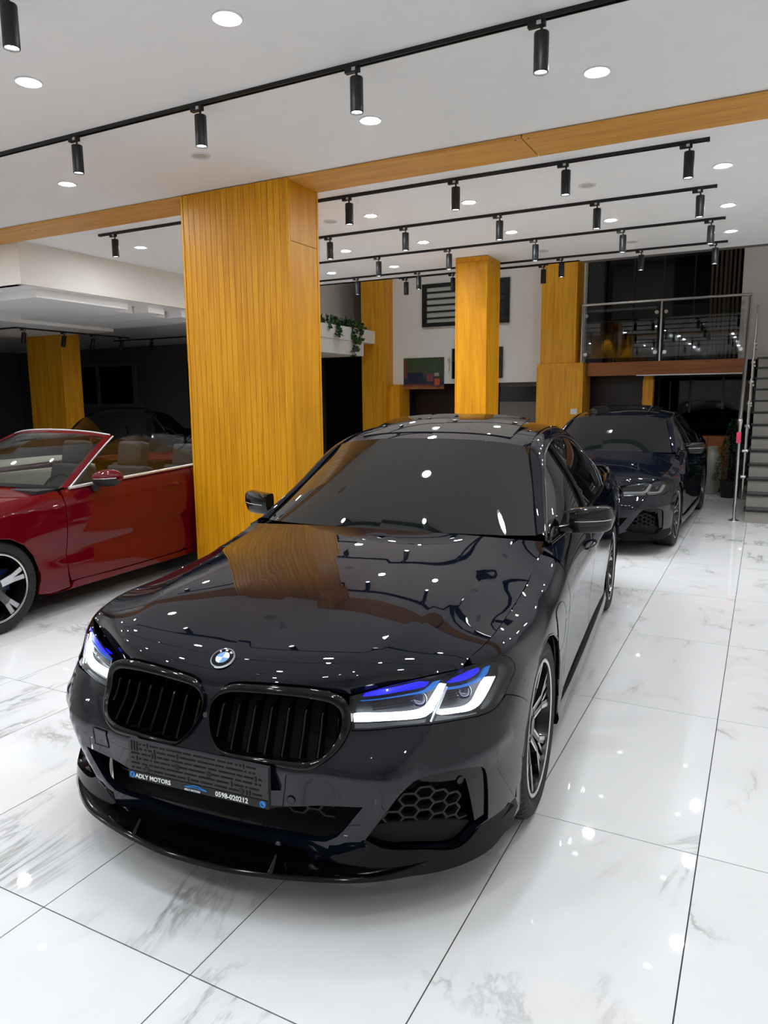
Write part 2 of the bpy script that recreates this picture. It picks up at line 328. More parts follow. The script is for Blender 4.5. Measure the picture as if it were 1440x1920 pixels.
row(2,5.90,-6.54,-.46,[-6.31,-4.4,-3.40,-2.38,-1.47,-.59],'black light track right behind the wood beam','first track behind the beam')
row(3,7.18,-6.2,-.48,[-5.4,-4.39,-3.46,-2.43,-1.49,-.61],'black light track, second behind the wood beam','second track behind the beam')
row(4,8.45,-6.2,-.47,[-5.4,-4.45,-3.49,-2.43,-1.47,-.60],'black light track, third behind the wood beam','third track behind the beam')
row(5,9.70,-6.2,-.50,[-5.47,-4.47,-3.5,-2.44,-1.46,-.63],'black light track, fourth behind the wood beam','fourth track behind the beam')
track(-4.97,-2.72,10.08,'short black light track just in front of the white wall')
for x,w in ((-4.85,'by the ivy column'),(-4.1,'above the barred window'),(-2.78,'by the upper wood column')): spot(x,10.08,'unlit black spotlight on the short rear track '+w,'unlit spotlights on the rear track',lit=False)
track(-7.6,1.6,2.34,'black light track above the viewer')
for i,x in enumerate((-4.2,-3.06,-2.0,-1.0,.1)): spot(x,2.34,'black cylinder spotlight on the track above the viewer' if x!=-3.06 else 'black cylinder spotlight cut off at the top left corner','spotlights on the track above the viewer')
track(-6.0,1.6,0.2,'black light track behind the viewer')
for x in (-4.2,-2.6,-1.0,.6): spot(x,0.2,'black cylinder spotlight on the track behind the viewer','spotlights behind the viewer')
track(-1.2,3.71-.03,-4.3,'black link track joining the tracks above the hood',along='Y') if False else None
# dark tracks of the left bay
track(7.7,10.0,-10.5,'dark light track running back over the unlit left bay',z=2.80,along='Y')
track(-13.5,-10.52,7.7,'dark light track running left over the unlit left bay',z=2.80)
for i,y in enumerate((7.85,8.6,9.2,9.85)): spot(-10.5,y,'unlit black spotlight, number %d from the front over the left bay'%(i+1) if False else 'unlit black tilted spotlight over the left bay, %s'%(('nearest','second nearest','third nearest','farthest')[i]),'unlit spotlights over the left bay',z=2.80,lit=False,rz=math.pi/2,tilt=.25)
track(-12.5,-7.7,11.5,'far dark light track over the left bay',z=2.93)
for x,w in ((-11.4,'leftmost'),(-10.2,'middle'),(-8.9,'rightmost')): spot(x,11.5,'unlit black spotlight on the far left bay track, '+w,'unlit spotlights on the far left bay track',z=2.93,lit=False,tilt=-.3)
# ================================================================== SMOOTH BODY SURFACES
# ---------- smooth surface patches: quasi-interpolating bicubic B-spline grids ----------
def _qi(D):
    D=np.asarray(D,float);C=D.copy()
    C[1:-1]=D[1:-1]-(D[:-2]-2*D[1:-1]+D[2:])/6.0
    return C
class Surf:
    def __init__(s,grid):
        G=np.asarray(grid,float)
        G=_qi(G);G=np.swapaxes(_qi(np.swapaxes(G,0,1)),0,1)
        G=np.concatenate([2*G[:1]-G[1:2],G,2*G[-1:]-G[-2:-1]],0)
        G=np.concatenate([2*G[:,:1]-G[:,1:2],G,2*G[:,-1:]-G[:,-2:-1]],1)
        s.G=G;s.nu=G.shape[0]-2;s.nv=G.shape[1]-2
    def _b(s,t,n):
        t=np.clip(np.asarray(t,float),0,n-1);i=np.minimum(t.astype(int),n-2);f=t-i
        w=np.stack([(1-f)**3,3*f**3-6*f*f+4,-3*f**3+3*f*f+3*f+1,f**3],-1)/6.0
        return i,w
    def __call__(s,u,v):
        u=np.atleast_1d(u);v=np.atleast_1d(v)
        i,wu=s._b(u,s.nu);j,wv=s._b(v,s.nv)
        out=np.zeros(u.shape+(3,))
        for a in range(4):
            for b in range(4):
                out+=(wu[...,a]*wv[...,b])[...,None]*s.G[i+a,j+b]
        return out
    def normal(s,u,v,e=0.02):
        u=np.atleast_1d(np.asarray(u,float));v=np.atleast_1d(np.asarray(v,float))
        u0,u1=np.clip(u-e,0,s.nu-1),np.clip(u+e,0,s.nu-1);v0,v1=np.clip(v-e,0,s.nv-1),np.clip(v+e,0,s.nv-1)
        n=np.cross(s(u1,v)-s(u0,v),s(u,v1)-s(u,v0));l=np.linalg.norm(n,axis=-1,keepdims=True)
        return n/np.maximum(l,1e-12)
def lerp_keys(keys,u):
    ks=sorted(keys);a=np.array([keys[k] for k in ks],float)
    out=np.empty(a.shape[1:])
    for idx in np.ndindex(a.shape[1:]): out[idx]=np.interp(u,ks,a[(slice(None),)+idx])
    return out
# ---------- sedan body data (metres; x to the car's left, y rearward from the front axle, z up) ----------
PLAN=np.array([(0,-.930),(.16,-.925),(.32,-.905),(.475,-.878),(.613,-.828),(.73,-.752),(.82,-.648),(.876,-.522),(.911,-.385),(.926,-.23),(.934,-.06),(.936,.12),(.930,.32),(.926,.60),(.922,1.0),(.922,1.5),(.922,2.0),(.925,2.45),(.932,2.8),(.934,3.1),(.925,3.4),(.90,3.68),(.84,3.88),(.70,3.99),(.45,4.055),(0,4.085)])
ROWS={0:[(.06,.17),(.035,.28),(.012,.40),(0,.50),(.016,.56),(.05,.63),(.068,.67),(.086,.70),(.12,.745)],
3:[(.05,.17),(.03,.28),(.011,.40),(0,.50),(.03,.56),(.066,.61),(.08,.66),(.09,.705),(.12,.75)],
5:[(.04,.17),(.022,.28),(.008,.39),(0,.49),(.018,.56),(.060,.63),(.078,.68),(.092,.735),(.118,.77)],
6.5:[(.035,.17),(.016,.28),(.005,.39),(0,.49),(.010,.56),(.036,.63),(.055,.69),(.077,.75),(.104,.785)],
8:[(.02,.18),(.01,.28),(.003,.39),(0,.50),(.003,.60),(.012,.675),(.032,.735),(.068,.782),(.115,.81)],
10:[(.02,.20),(.012,.29),(.006,.40),(0,.52),(0,.62),(.006,.69),(.025,.745),(.065,.79),(.135,.824)],
12:[(.015,.20),(.008,.29),(.004,.40),(0,.52),(0,.63),(.006,.71),(.028,.775),(.065,.825),(.13,.862)],
13:[(.02,.20),(.018,.29),(.016,.40),(.008,.52),(.001,.63),(.0,.72),(.016,.80),(.05,.88),(.13,.925)],
14:[(.02,.20),(.018,.29),(.018,.40),(.010,.52),(.001,.63),(-.002,.735),(.012,.81),(.034,.89),(.062,.945)],
17:[(.02,.20),(.018,.29),(.018,.40),(.010,.52),(.001,.63),(-.002,.745),(.012,.82),(.034,.90),(.064,.965)],
19:[(.02,.22),(.012,.30),(.006,.41),(0,.53),(0,.64),(.0,.75),(.012,.83),(.04,.92),(.08,1.0)],
21:[(.02,.24),(.008,.32),(0,.43),(0,.55),(.005,.66),(.006,.77),(.012,.86),(.04,.95),(.10,1.03)],
25:[(.06,.26),(.03,.34),(.01,.45),(0,.57),(.02,.68),(.04,.79),(.05,.88),(.04,.98),(.06,1.05)]}
def make_belt():
    P=PLAN;T=np.gradient(P,axis=0);T/=np.linalg.norm(T,axis=1,keepdims=True);T[0]=(1,0);T[-1]=(-1,0)
    N=np.stack([-T[:,1],T[:,0]],1)   # inward
    g=np.zeros((len(P),9,3))
    for i in range(len(P)):
        r=lerp_keys(ROWS,i)
        for j in range(9):
            g[i,j,:2]=P[i]+N[i]*r[j,0];g[i,j,2]=r[j,1]
    g[0,:,0]=0;g[-1,:,0]=0
    return g
BELT=Surf(make_belt())
# hood: 4-sided patch
def make_hood():
    yc=np.array([-.846,-.826,-.775,-.69,-.55,-.35,-.10,.15,.38,.555]);zc=np.array([.690,.735,.776,.803,.838,.878,.917,.947,.970,.984])
    side=np.array([(.756,-.565,.768),(.758,-.535,.780),(.769,-.49,.790),(.786,-.42,.801),(.797,-.31,.812),(.797,-.13,.820),(.799,.10,.840),(.796,.31,.864),(.793,.50,.903),(.79,.66,.952)])
    nu=9;g=np.zeros((nu,len(yc),3))
    for j in range(len(yc)):
        for i in range(nu):
            t=i/(nu-1)
            x=side[j,0]*t
            k=j/(len(yc)-1)
            # front edge shape: flat until the lamps then sweeping back
            front=np.interp(t,[0,.2,.4,.6,.8,1],[0,.03,.14,.33,.63,1.0])
            rear=np.interp(t,[0,.2,.4,.6,.8,1],[0,.01,.06,.18,.45,1.0])
            w=min(1,k*1.3);sh=front*(1-w)+rear*w
            y=yc[j]+(side[j,1]-yc[j])*sh
            zf=np.interp(t,[0,.2,.4,.6,.8,1],[0,-.06,.08,.25,.55,1.0])   # front edge rise
            zr=np.interp(t,[0,.2,.4,.55,.65,.8,1],[0,.03,.10,.21,.32,.58,1.0])
            w2=min(1,k*2.2);sz=zf*(1-w2)+zr*w2
            z=zc[j]+(side[j,2]-zc[j])*sz
            g[i,j]=(x,y,z)
    return g
HOOD=Surf(make_hood())
def make_wind():
    # columns centre->edge, rows base->top
    base=np.array([(0,.55,.984),(.25,.56,.982),(.48,.60,.978),(.64,.66,.972),(.745,.735,.965)])
    mid=np.array([(0,.90,1.195),(.23,.905,1.19),(.43,.94,1.178),(.57,.995,1.16),(.665,1.05,1.145)])
    top=np.array([(0,1.27,1.392),(.2,1.275,1.388),(.38,1.295,1.378),(.50,1.325,1.362),(.582,1.36,1.345)])
    g=np.zeros((5,5,3));
    for i in range(5):
        for j,k in enumerate([0,.25,.5,.75,1]):
            a=(1-k)*(1-2*k);b=4*k*(1-k);c=k*(2*k-1);g[i,j]=a*base[i]+b*mid[i]+c*top[i]
    return g
WIND=Surf(make_wind())
UV = {
'headlight':[(3.145,5.115),(3.145,5.115),(4.139,5.132),(5.006,5.034),(5.110,5.037),(5.876,5.023),(6.519,4.870),(6.933,4.810),(7.273,4.987),(7.619,5.357),(7.961,5.710),(8.012,6.043),(7.927,6.478),(7.694,6.835),(7.041,7.228),(6.390,7.494),(5.354,7.656),(4.189,7.601),(3.347,7.306),(3.077,7.158),(3.077,7.158),(3.100,6.107)],
'drl_a':[(3.157,5.982),(3.989,5.904),(4.703,5.814),(4.994,5.933),(5.197,6.327),(5.355,6.690),(5.511,7.077),(5.511,7.077),(5.680,6.921),(5.680,6.921),(5.520,6.546),(5.332,6.063),(5.158,5.612),(4.967,5.420),(4.686,5.394),(3.823,5.518),(3.175,5.543),(3.175,5.543)],
'drl_b':[(5.240,5.657),(5.240,5.657),(5.750,5.570),(6.186,5.497),(6.440,5.608),(6.650,5.921),(6.877,6.204),(7.043,6.315),(7.043,6.315),(7.314,6.065),(7.314,6.065),(7.064,5.778),(6.786,5.458),(6.544,5.259),(6.252,5.216),(5.839,5.312),(5.394,5.377),(5.240,5.497),(5.240,5.497)],
'brow_a':[(3.365,7.161),(3.365,7.161),(3.441,7.398),(4.294,7.514),(4.938,7.542),(5.178,7.365),(5.056,7.100),(4.351,7.122),(3.669,7.126)],
'strip_a':[(3.290,6.893),(3.290,6.893),(4.520,6.845),(5.041,6.889),(5.314,7.318),(5.561,7.314),(5.561,7.314),(5.309,6.859),(5.030,6.704),(4.341,6.767),(3.352,6.825)],
'brow_b':[(5.711,7.007),(5.931,7.164),(6.419,7.199),(6.863,7.051),(6.856,6.846),(6.495,6.756),(5.972,6.852)],
'strip_b':[(5.537,6.738),(5.537,6.738),(6.515,6.495),(6.880,6.542),(7.158,6.822),(7.330,6.732),(7.330,6.732),(7.135,6.456),(6.790,6.338),(6.310,6.404),(5.566,6.610)],
'proj_a':[(4.726,6.515),(5.021,6.539),(5.020,6.108),(4.747,6.064)],
'proj_b':[(6.129,6.401),(6.479,6.296),(6.436,5.886),(6.121,6.000)],
'kid_out':[(0.061,5.102),(0.081,5.970),(0.197,6.692),(0.321,7.122),(0.536,7.373),(1.296,7.506),(2.023,7.532),(2.512,7.472),(2.764,7.333),(2.999,6.960),(3.111,6.320),(3.138,5.317),(3.074,4.847),(2.994,4.437),(2.853,3.985),(2.647,3.557),(2.436,3.235),(2.217,3.106),(1.657,3.156),(0.840,3.220),(0.539,3.368),(0.397,3.659),(0.241,4.108),(0.126,4.571)],
'kid_in':[(0.109,5.008),(0.117,5.585),(0.248,6.329),(0.438,6.704),(0.844,6.876),(1.579,6.938),(2.297,6.860),(2.660,6.707),(2.834,6.379),(2.916,5.886),(2.898,5.114),(2.807,4.436),(2.633,3.848),(2.423,3.586),(2.205,3.481),(1.646,3.472),(0.829,3.497),(0.530,3.549),(0.385,3.811),(0.238,4.245),(0.153,4.626)],
'slats':[(0.495,5.600),(0.900,5.620),(1.298,5.693),(1.699,5.675),(2.106,5.726),(2.549,6.023)],
'hood_front':[(0.000,0.153),(0.351,0.261),(0.612,0.646),(0.930,0.806),(2.055,0.901),(3.200,0.788),(3.859,0.583),(4.296,0.287),(4.706,0.000),(5.076,0.000),(6.031,0.284),(7.175,0.242),(8.000,0.341)],
'intake_c':[(0.715,1.721),(1.533,1.718),(2.577,1.972),(3.420,2.104),(3.420,2.104),(3.154,1.605),(2.857,1.118),(2.613,0.918),(2.376,0.868),(1.035,0.814),(0.000,0.814)],
'intake_s':[(4.304,2.699),(4.695,3.041),(5.440,3.130),(6.063,2.955),(6.346,2.702),(6.474,2.179),(6.646,0.879),(6.646,0.879),(6.240,0.798),(5.723,0.435),(4.762,0.605),(3.827,0.674),(3.365,0.916),(3.365,0.916),(3.589,1.333),(3.926,2.003)],
'mesh_s':[(4.068,2.277),(4.597,2.554),(5.690,2.363),(5.690,2.363),(6.223,0.919),(6.223,0.919),(5.537,1.037),(4.739,1.152),(3.828,1.128),(3.685,1.336)],
'ridge':[(5.111,5.100),(4.795,4.539),(4.481,3.926),(4.240,3.415),(4.067,2.827),(3.691,1.996),(3.256,1.274),(2.605,0.398)],
'foot':[(2.676,0.390),(3.341,0.914),(3.827,0.674),(4.762,0.605),(5.723,0.435),(6.641,0.805),(7.921,0.809),(7.981,0.513),(6.723,0.000),(5.013,0.107),(3.570,0.063),(3.221,0.071)],
'sensor':[(1.949,2.036),(5.631,2.616)],
'seam_bf':[(7.411,5.007),(7.732,4.645),(8.652,4.071)],
'arch':[(8.087,0.597),(8.336,2.277),(8.639,3.510),(9.116,4.486),(9.970,5.181),(10.942,4.906)],
'hood_crease':[(7.542,9.000),(6.922,6.959),(6.316,5.838),(5.808,4.901),(5.336,3.907),(4.871,2.787),(4.613,0.460)],
}
# ================================================================== CAR BODY TOOLS
def resample(P, step, closed=True):
    """Catmull-Rom through the points; a doubled point is a sharp corner"""
    P = [np.array(p,float) for p in P]; n = len(P); out = []
    rng = range(n) if closed else range(n-1)
    for i in rng:
        p1, p2 = P[i], P[(i+1)%n]; L = np.linalg.norm(p2-p1)
        if L < 1e-9: continue
        p0 = P[(i-1)%n] if (closed or i > 0) else p1; p3 = P[(i+2)%n] if (closed or i+2 < n) else p2
        c1 = np.linalg.norm(p0-p1) < 1e-9; c2 = np.linalg.norm(p3-p2) < 1e-9
        t1 = (p2-p1) if c1 else (p2-p0)*L/(np.linalg.norm(p1-p0)+L)
        t2 = (p2-p1) if c2 else (p3-p1)*L/(np.linalg.norm(p3-p2)+L)
        k = max(1,int(round(L/step)))
        for j in range(k):
            t = j/k; h1 = 2*t**3-3*t*t+1; h2 = t**3-2*t*t+t; h3 = -2*t**3+3*t*t; h4 = t**3-t*t
            out.append(h1*p1+h2*t1+h3*p2+h4*t2)
    if not closed: out.append(P[-1])
    return np.array(out)
def inside(poly, pts):
    x, y = pts[:,0], pts[:,1]; r = np.zeros(len(pts),bool); n = len(poly); j = n-1
    for i in range(n):
        xi,yi = poly[i]; xj,yj = poly[j]
        c = ((yi > y) != (yj > y)) & (x < (xj-xi)*(y-yi)/((yj-yi) if abs(yj-yi) > 1e-12 else 1e-12)+xi); r ^= c; j = i
    return r
def polydist(pts, line):
    """signed distance of pts to an open polyline (positive to the left of its direction)"""
    best = np.full(len(pts),1e9); sg = np.ones(len(pts))
    for a,b in zip(line[:-1],line[1:]):
        d = b-a; L2 = d@d
        if L2 < 1e-12: continue
        t = np.clip(((pts-a)@d)/L2,0,1); w = pts-(a+t[:,None]*d); dd = np.hypot(w[:,0],w[:,1]); m = dd < best-1e-9
        best = np.where(m,dd,best); sg = np.where(m,np.sign(d[0]*w[:,1]-d[1]*w[:,0]+1e-12),sg)
    return best*sg
def scale_of(S, poly):
    p = np.asarray(poly); c = p.mean(0); e = .25
    u = np.clip(c[0],e,S.nu-1-e); v = np.clip(c[1],e,S.nv-1-e)
    su = np.linalg.norm(S(np.array([u+e]),np.array([v]))-S(np.array([u-e]),np.array([v])))/(2*e)
    sv = np.linalg.norm(S(np.array([u]),np.array([v+e]))-S(np.array([u]),np.array([v-e])))/(2*e)
    return np.array([max(su,.01),max(sv,.01)])
def eval_disp(S, u, v, off=0.0, disp=None):
    P = S(u,v); N = S.normal(u,v)
    h = off+(disp(u,v) if disp is not None else 0.0)
    return P+N*(np.asarray(h)*np.ones(len(u)))[:,None], N
def eval_norm(S, u, v, off, disp):
    if disp is None: return S.normal(u,v)
    e = .03
    u0,u1 = np.clip(u-e,0,S.nu-1),np.clip(u+e,0,S.nu-1); v0,v1 = np.clip(v-e,0,S.nv-1),np.clip(v+e,0,S.nv-1)
    n = np.cross(eval_disp(S,u1,v,off,disp)[0]-eval_disp(S,u0,v,off,disp)[0], eval_disp(S,u,v1,off,disp)[0]-eval_disp(S,u,v0,off,disp)[0])
    return n/np.maximum(np.linalg.norm(n,axis=1,keepdims=True),1e-12)
def mesh_with_normals(name, V, F, NL, m, parent):
    me = bpy.data.meshes.new(name); me.from_pydata([tuple(v) for v in V.tolist()], [], F)
    for p in me.polygons: p.use_smooth = True
    me.normals_split_custom_set([tuple(n) for n in NL]); me.update()
    return new_obj(name, me, parent, m)
def assemble(name, P, N, tris, thick, m, parent, sides, seam=None):
    """surface + flange round its border, mirrored as asked"""
    VV = []; FF = []; NL = []; base = 0
    from collections import Counter
    cnt = Counter()
    for t in tris:
        for a,b in ((t[0],t[1]),(t[1],t[2]),(t[2],t[0])): cnt[(min(a,b),max(a,b))] += 1
    bed = [(a,b) for t in tris for a,b in ((t[0],t[1]),(t[1],t[2]),(t[2],t[0])) if cnt[(min(a,b),max(a,b))] == 1]
    if seam is not None: bed = [(a,b) for a,b in bed if not (seam[a] and seam[b])]
    for s in sides:
        A = np.array([s,1,1.0]); p = P*A; n = N*A
        VV.append(p)
        for t in tris:
            f = (t[0],t[1],t[2]) if s > 0 else (t[0],t[2],t[1])
            FF.append(tuple(base+i for i in f)); NL += [n[i] for i in f]
        nb = base+len(p)
        if thick > 0:
            q = []
            for a,b in bed:
                pa,pb = p[a],p[b]; qa,qb = pa-n[a]*thick,pb-n[b]*thick
                k = nb+len(q); q += [pa,pb,qb,qa]
                f = (k,k+3,k+2,k+1) if s > 0 else (k,k+1,k+2,k+3)
                fn = np.cross(pb-pa,qa-pa)*(-1 if s > 0 else 1); fn /= max(1e-12,np.linalg.norm(fn)); FF.append(f); NL += [fn]*4
            if q: VV.append(np.array(q)); nb += len(q)
        base = nb
    return mesh_with_normals(name, np.concatenate(VV), FF, NL, m, parent)
def panel(name, S, outer, m, parent, holes=(), res=.03, thick=.012, disp=None, sides=(1,), off=0.0, seam_u0=True):
    sc = scale_of(S, outer); ctr = 0
    polys = [resample(np.asarray(outer)*sc, res)]+[resample(np.asarray(h)*sc, res) for h in holes]
    V = []; E = []
    for pl in polys:
        b = len(V); k = len(pl); V += [Vector((p[0],p[1])) for p in pl]; E += [(b+i,b+(i+1)%k) for i in range(k)]
    bp = np.concatenate(polys); lo = polys[0].min(0); hi = polys[0].max(0)
    gx = np.arange(lo[0]+res/2,hi[0],res); gy = np.arange(lo[1]+res/2,hi[1],res)
    if len(gx) and len(gy):
        G = np.stack(np.meshgrid(gx,gy,indexing='ij'),-1).reshape(-1,2); k = inside(polys[0],G)
        for h in polys[1:]: k &= ~inside(h,G)
        G = G[k]
        if len(G):
            dmin = np.full(len(G),1e9)
            for p in bp: dmin = np.minimum(dmin,(G[:,0]-p[0])**2+(G[:,1]-p[1])**2)
            G = G[dmin > (.55*res)**2]; V += [Vector((p[0],p[1])) for p in G]
    r = delaunay_2d_cdt(V, E, [], 0, 1e-6)
    vs = np.array([(p[0],p[1]) for p in r[0]]); T = [tuple(f) for f in r[2] if len(f) == 3]
    T = np.array(T); cen = vs[T].mean(1); k = inside(polys[0],cen)
    for h in polys[1:]: k &= ~inside(h,cen)
    T = T[k]; a = vs[T]; ar = (a[:,1,0]-a[:,0,0])*(a[:,2,1]-a[:,0,1])-(a[:,2,0]-a[:,0,0])*(a[:,1,1]-a[:,0,1])
    T = np.array([t if s > 0 else (t[0],t[2],t[1]) for t,s in zip(T.tolist(),ar) if abs(s) > 1e-10])
    used = np.unique(T); mp = -np.ones(len(vs),int); mp[used] = np.arange(len(used)); T = mp[T]; vs = vs[used]
    u = np.clip(vs[:,0]/sc[0],0,S.nu-1); v = np.clip(vs[:,1]/sc[1],0,S.nv-1)
    P,_ = eval_disp(S,u,v,off,disp); N = eval_norm(S,u,v,off,disp)
    return assemble(name,P,N,T.tolist(),thick,m,parent,sides,(u < 1e-3) if seam_u0 else None)
def patch(name, S, m, parent, nu=24, nv=24, u=None, v=None, thick=.01, sides=(1,), off=0.0, seam_u0=True, flip=False):
    u = np.linspace(*(u or (0,S.nu-1)),nu); v = np.linspace(*(v or (0,S.nv-1)),nv); U,Vv = [a.ravel() for a in np.meshgrid(u,v,indexing='ij')]
    N = S.normal(U,Vv); 
    if flip: N = -N
    P = S(U,Vv)+N*off; T = []
    for i in range(nu-1):
        for j in range(nv-1):
            a,b,c,d = i*nv+j,(i+1)*nv+j,(i+1)*nv+j+1,i*nv+j+1
            T += [(a,b,c),(a,c,d)] if not flip else [(a,c,b),(a,d,c)]
    return assemble(name,P,N,T,thick,m,parent,sides,(U < 1e-3) if seam_u0 else None)
def loops_mesh(name, loops, m, parent, sides=(1,), closed=True, sharp=40, cap=False):
    """skin a list of equal-length 3D point loops"""
    objs = []
    for s in sides:
        bm = bmesh.new(); R = [[bm.verts.new((p[0]*s,p[1],p[2])) for p in L] for L in loops]; n = len(R[0])
        for a,b in zip(R[:-1],R[1:]):
            for i in range(n if closed else n-1): bm.faces.new((a[i],a[(i+1)%n],b[(i+1)%n],b[i]))
        if cap: bm.faces.new(R[0]); bm.faces.new(list(reversed(R[-1])))
        objs.append(bm_done(bm,name,m,parent,smooth=sharp))
    return objs
def tube(name, pts, r, m, parent, n=8, sides=(1,), sharp=50):
    objs = []
    for s in sides:
        bm = bmesh.new(); P = [Vector((p[0]*s,p[1],p[2])) for p in pts]; rings = []
        for i,p in enumerate(P):
            d = (P[min(i+1,len(P)-1)]-P[max(i-1,0)]).normalized(); q = d.to_track_quat('Z','Y'); rr = r[i] if hasattr(r,'__len__') else r
            rings.append([bm.verts.new(p+q@Vector((rr*math.cos(t),rr*math.sin(t),0))) for t in (2*math.pi*k/n for k in range(n))])
        for a,b in zip(rings[:-1],rings[1:]):
            for i in range(n): bm.faces.new((a[i],a[(i+1)%n],b[(i+1)%n],b[i]))
        bm.faces.new(rings[0]); bm.faces.new(list(reversed(rings[-1])))
        objs.append(bm_done(bm,name,m,parent,smooth=sharp))
    return objs
def arclen(P, n, closed=True):
    P = np.asarray(P,float); Q = np.concatenate([P,P[:1]]) if closed else P
    d = np.r_[0,np.cumsum(np.linalg.norm(np.diff(Q,axis=0),axis=1))]; t = np.linspace(0,d[-1],n,endpoint=not closed)
    return np.stack([np.interp(t,d,Q[:,k]) for k in range(Q.shape[1])],1)
def side_uv(S, y, z, u0=12.0, v0=4.0):
    u,v = u0,v0
    for it in range(40):
        P = S(np.array([u,u+.01,u]),np.array([v,v,v+.01])); f = np.array([P[0,1]-y,P[0,2]-z])
        J = np.array([[(P[1,1]-P[0,1])/.01,(P[2,1]-P[0,1])/.01],[(P[1,2]-P[0,2])/.01,(P[2,2]-P[0,2])/.01]])
        d = np.linalg.lstsq(J,-f,rcond=None)[0]; d = np.clip(d,-1.5,1.5); u = float(np.clip(u+d[0],.0,S.nu-1.02)); v = float(np.clip(v+d[1],.0,S.nv-1.02))
    return u,v
def glass_mat(name, tint=(.75,.77,.78), refl_rough=.02, dark=0.0):
    if name in MATS: return MATS[name]
    m = bpy.data.materials.new(name); m.use_nodes = True; nt = m.node_tree; nt.nodes.remove(nt.nodes['Principled BSDF']); out = nt.nodes['Material Output']
    tr = nt.nodes.new('ShaderNodeBsdfTransparent'); tr.inputs[0].default_value = tint+(1,)
    gl = nt.nodes.new('ShaderNodeBsdfGlossy'); gl.inputs['Roughness'].default_value = refl_rough; gl.inputs['Color'].default_value = (1,1,1,1)
    fr = nt.nodes.new('ShaderNodeFresnel'); fr.inputs['IOR'].default_value = 1.5
    mx = nt.nodes.new('ShaderNodeMixShader'); nt.links.new(fr.outputs[0],mx.inputs[0]); nt.links.new(tr.outputs[0],mx.inputs[1]); nt.links.new(gl.outputs[0],mx.inputs[2]); nt.links.new(mx.outputs[0],out.inputs['Surface'])
    MATS[name] = m; return m
def text_mesh(name, body, size, m, parent, M, bold=False):
    cu = bpy.data.curves.new(name,'FONT'); cu.body = body; cu.size = size; cu.align_x = 'LEFT'; cu.resolution_u = 3; cu.extrude = .0004
    if bold: cu.offset = size*.018
    t = bpy.data.objects.new(name+'_tmp', cu); COL.objects.link(t); dg = bpy.context.evaluated_depsgraph_get(); dg.update()
    me = bpy.data.meshes.new_from_object(t.evaluated_get(dg)); bpy.data.objects.remove(t); bpy.data.curves.remove(cu)
    me.materials.clear(); me.materials.append(m); o = new_obj(name, me, parent, m); o.matrix_local = M; return o
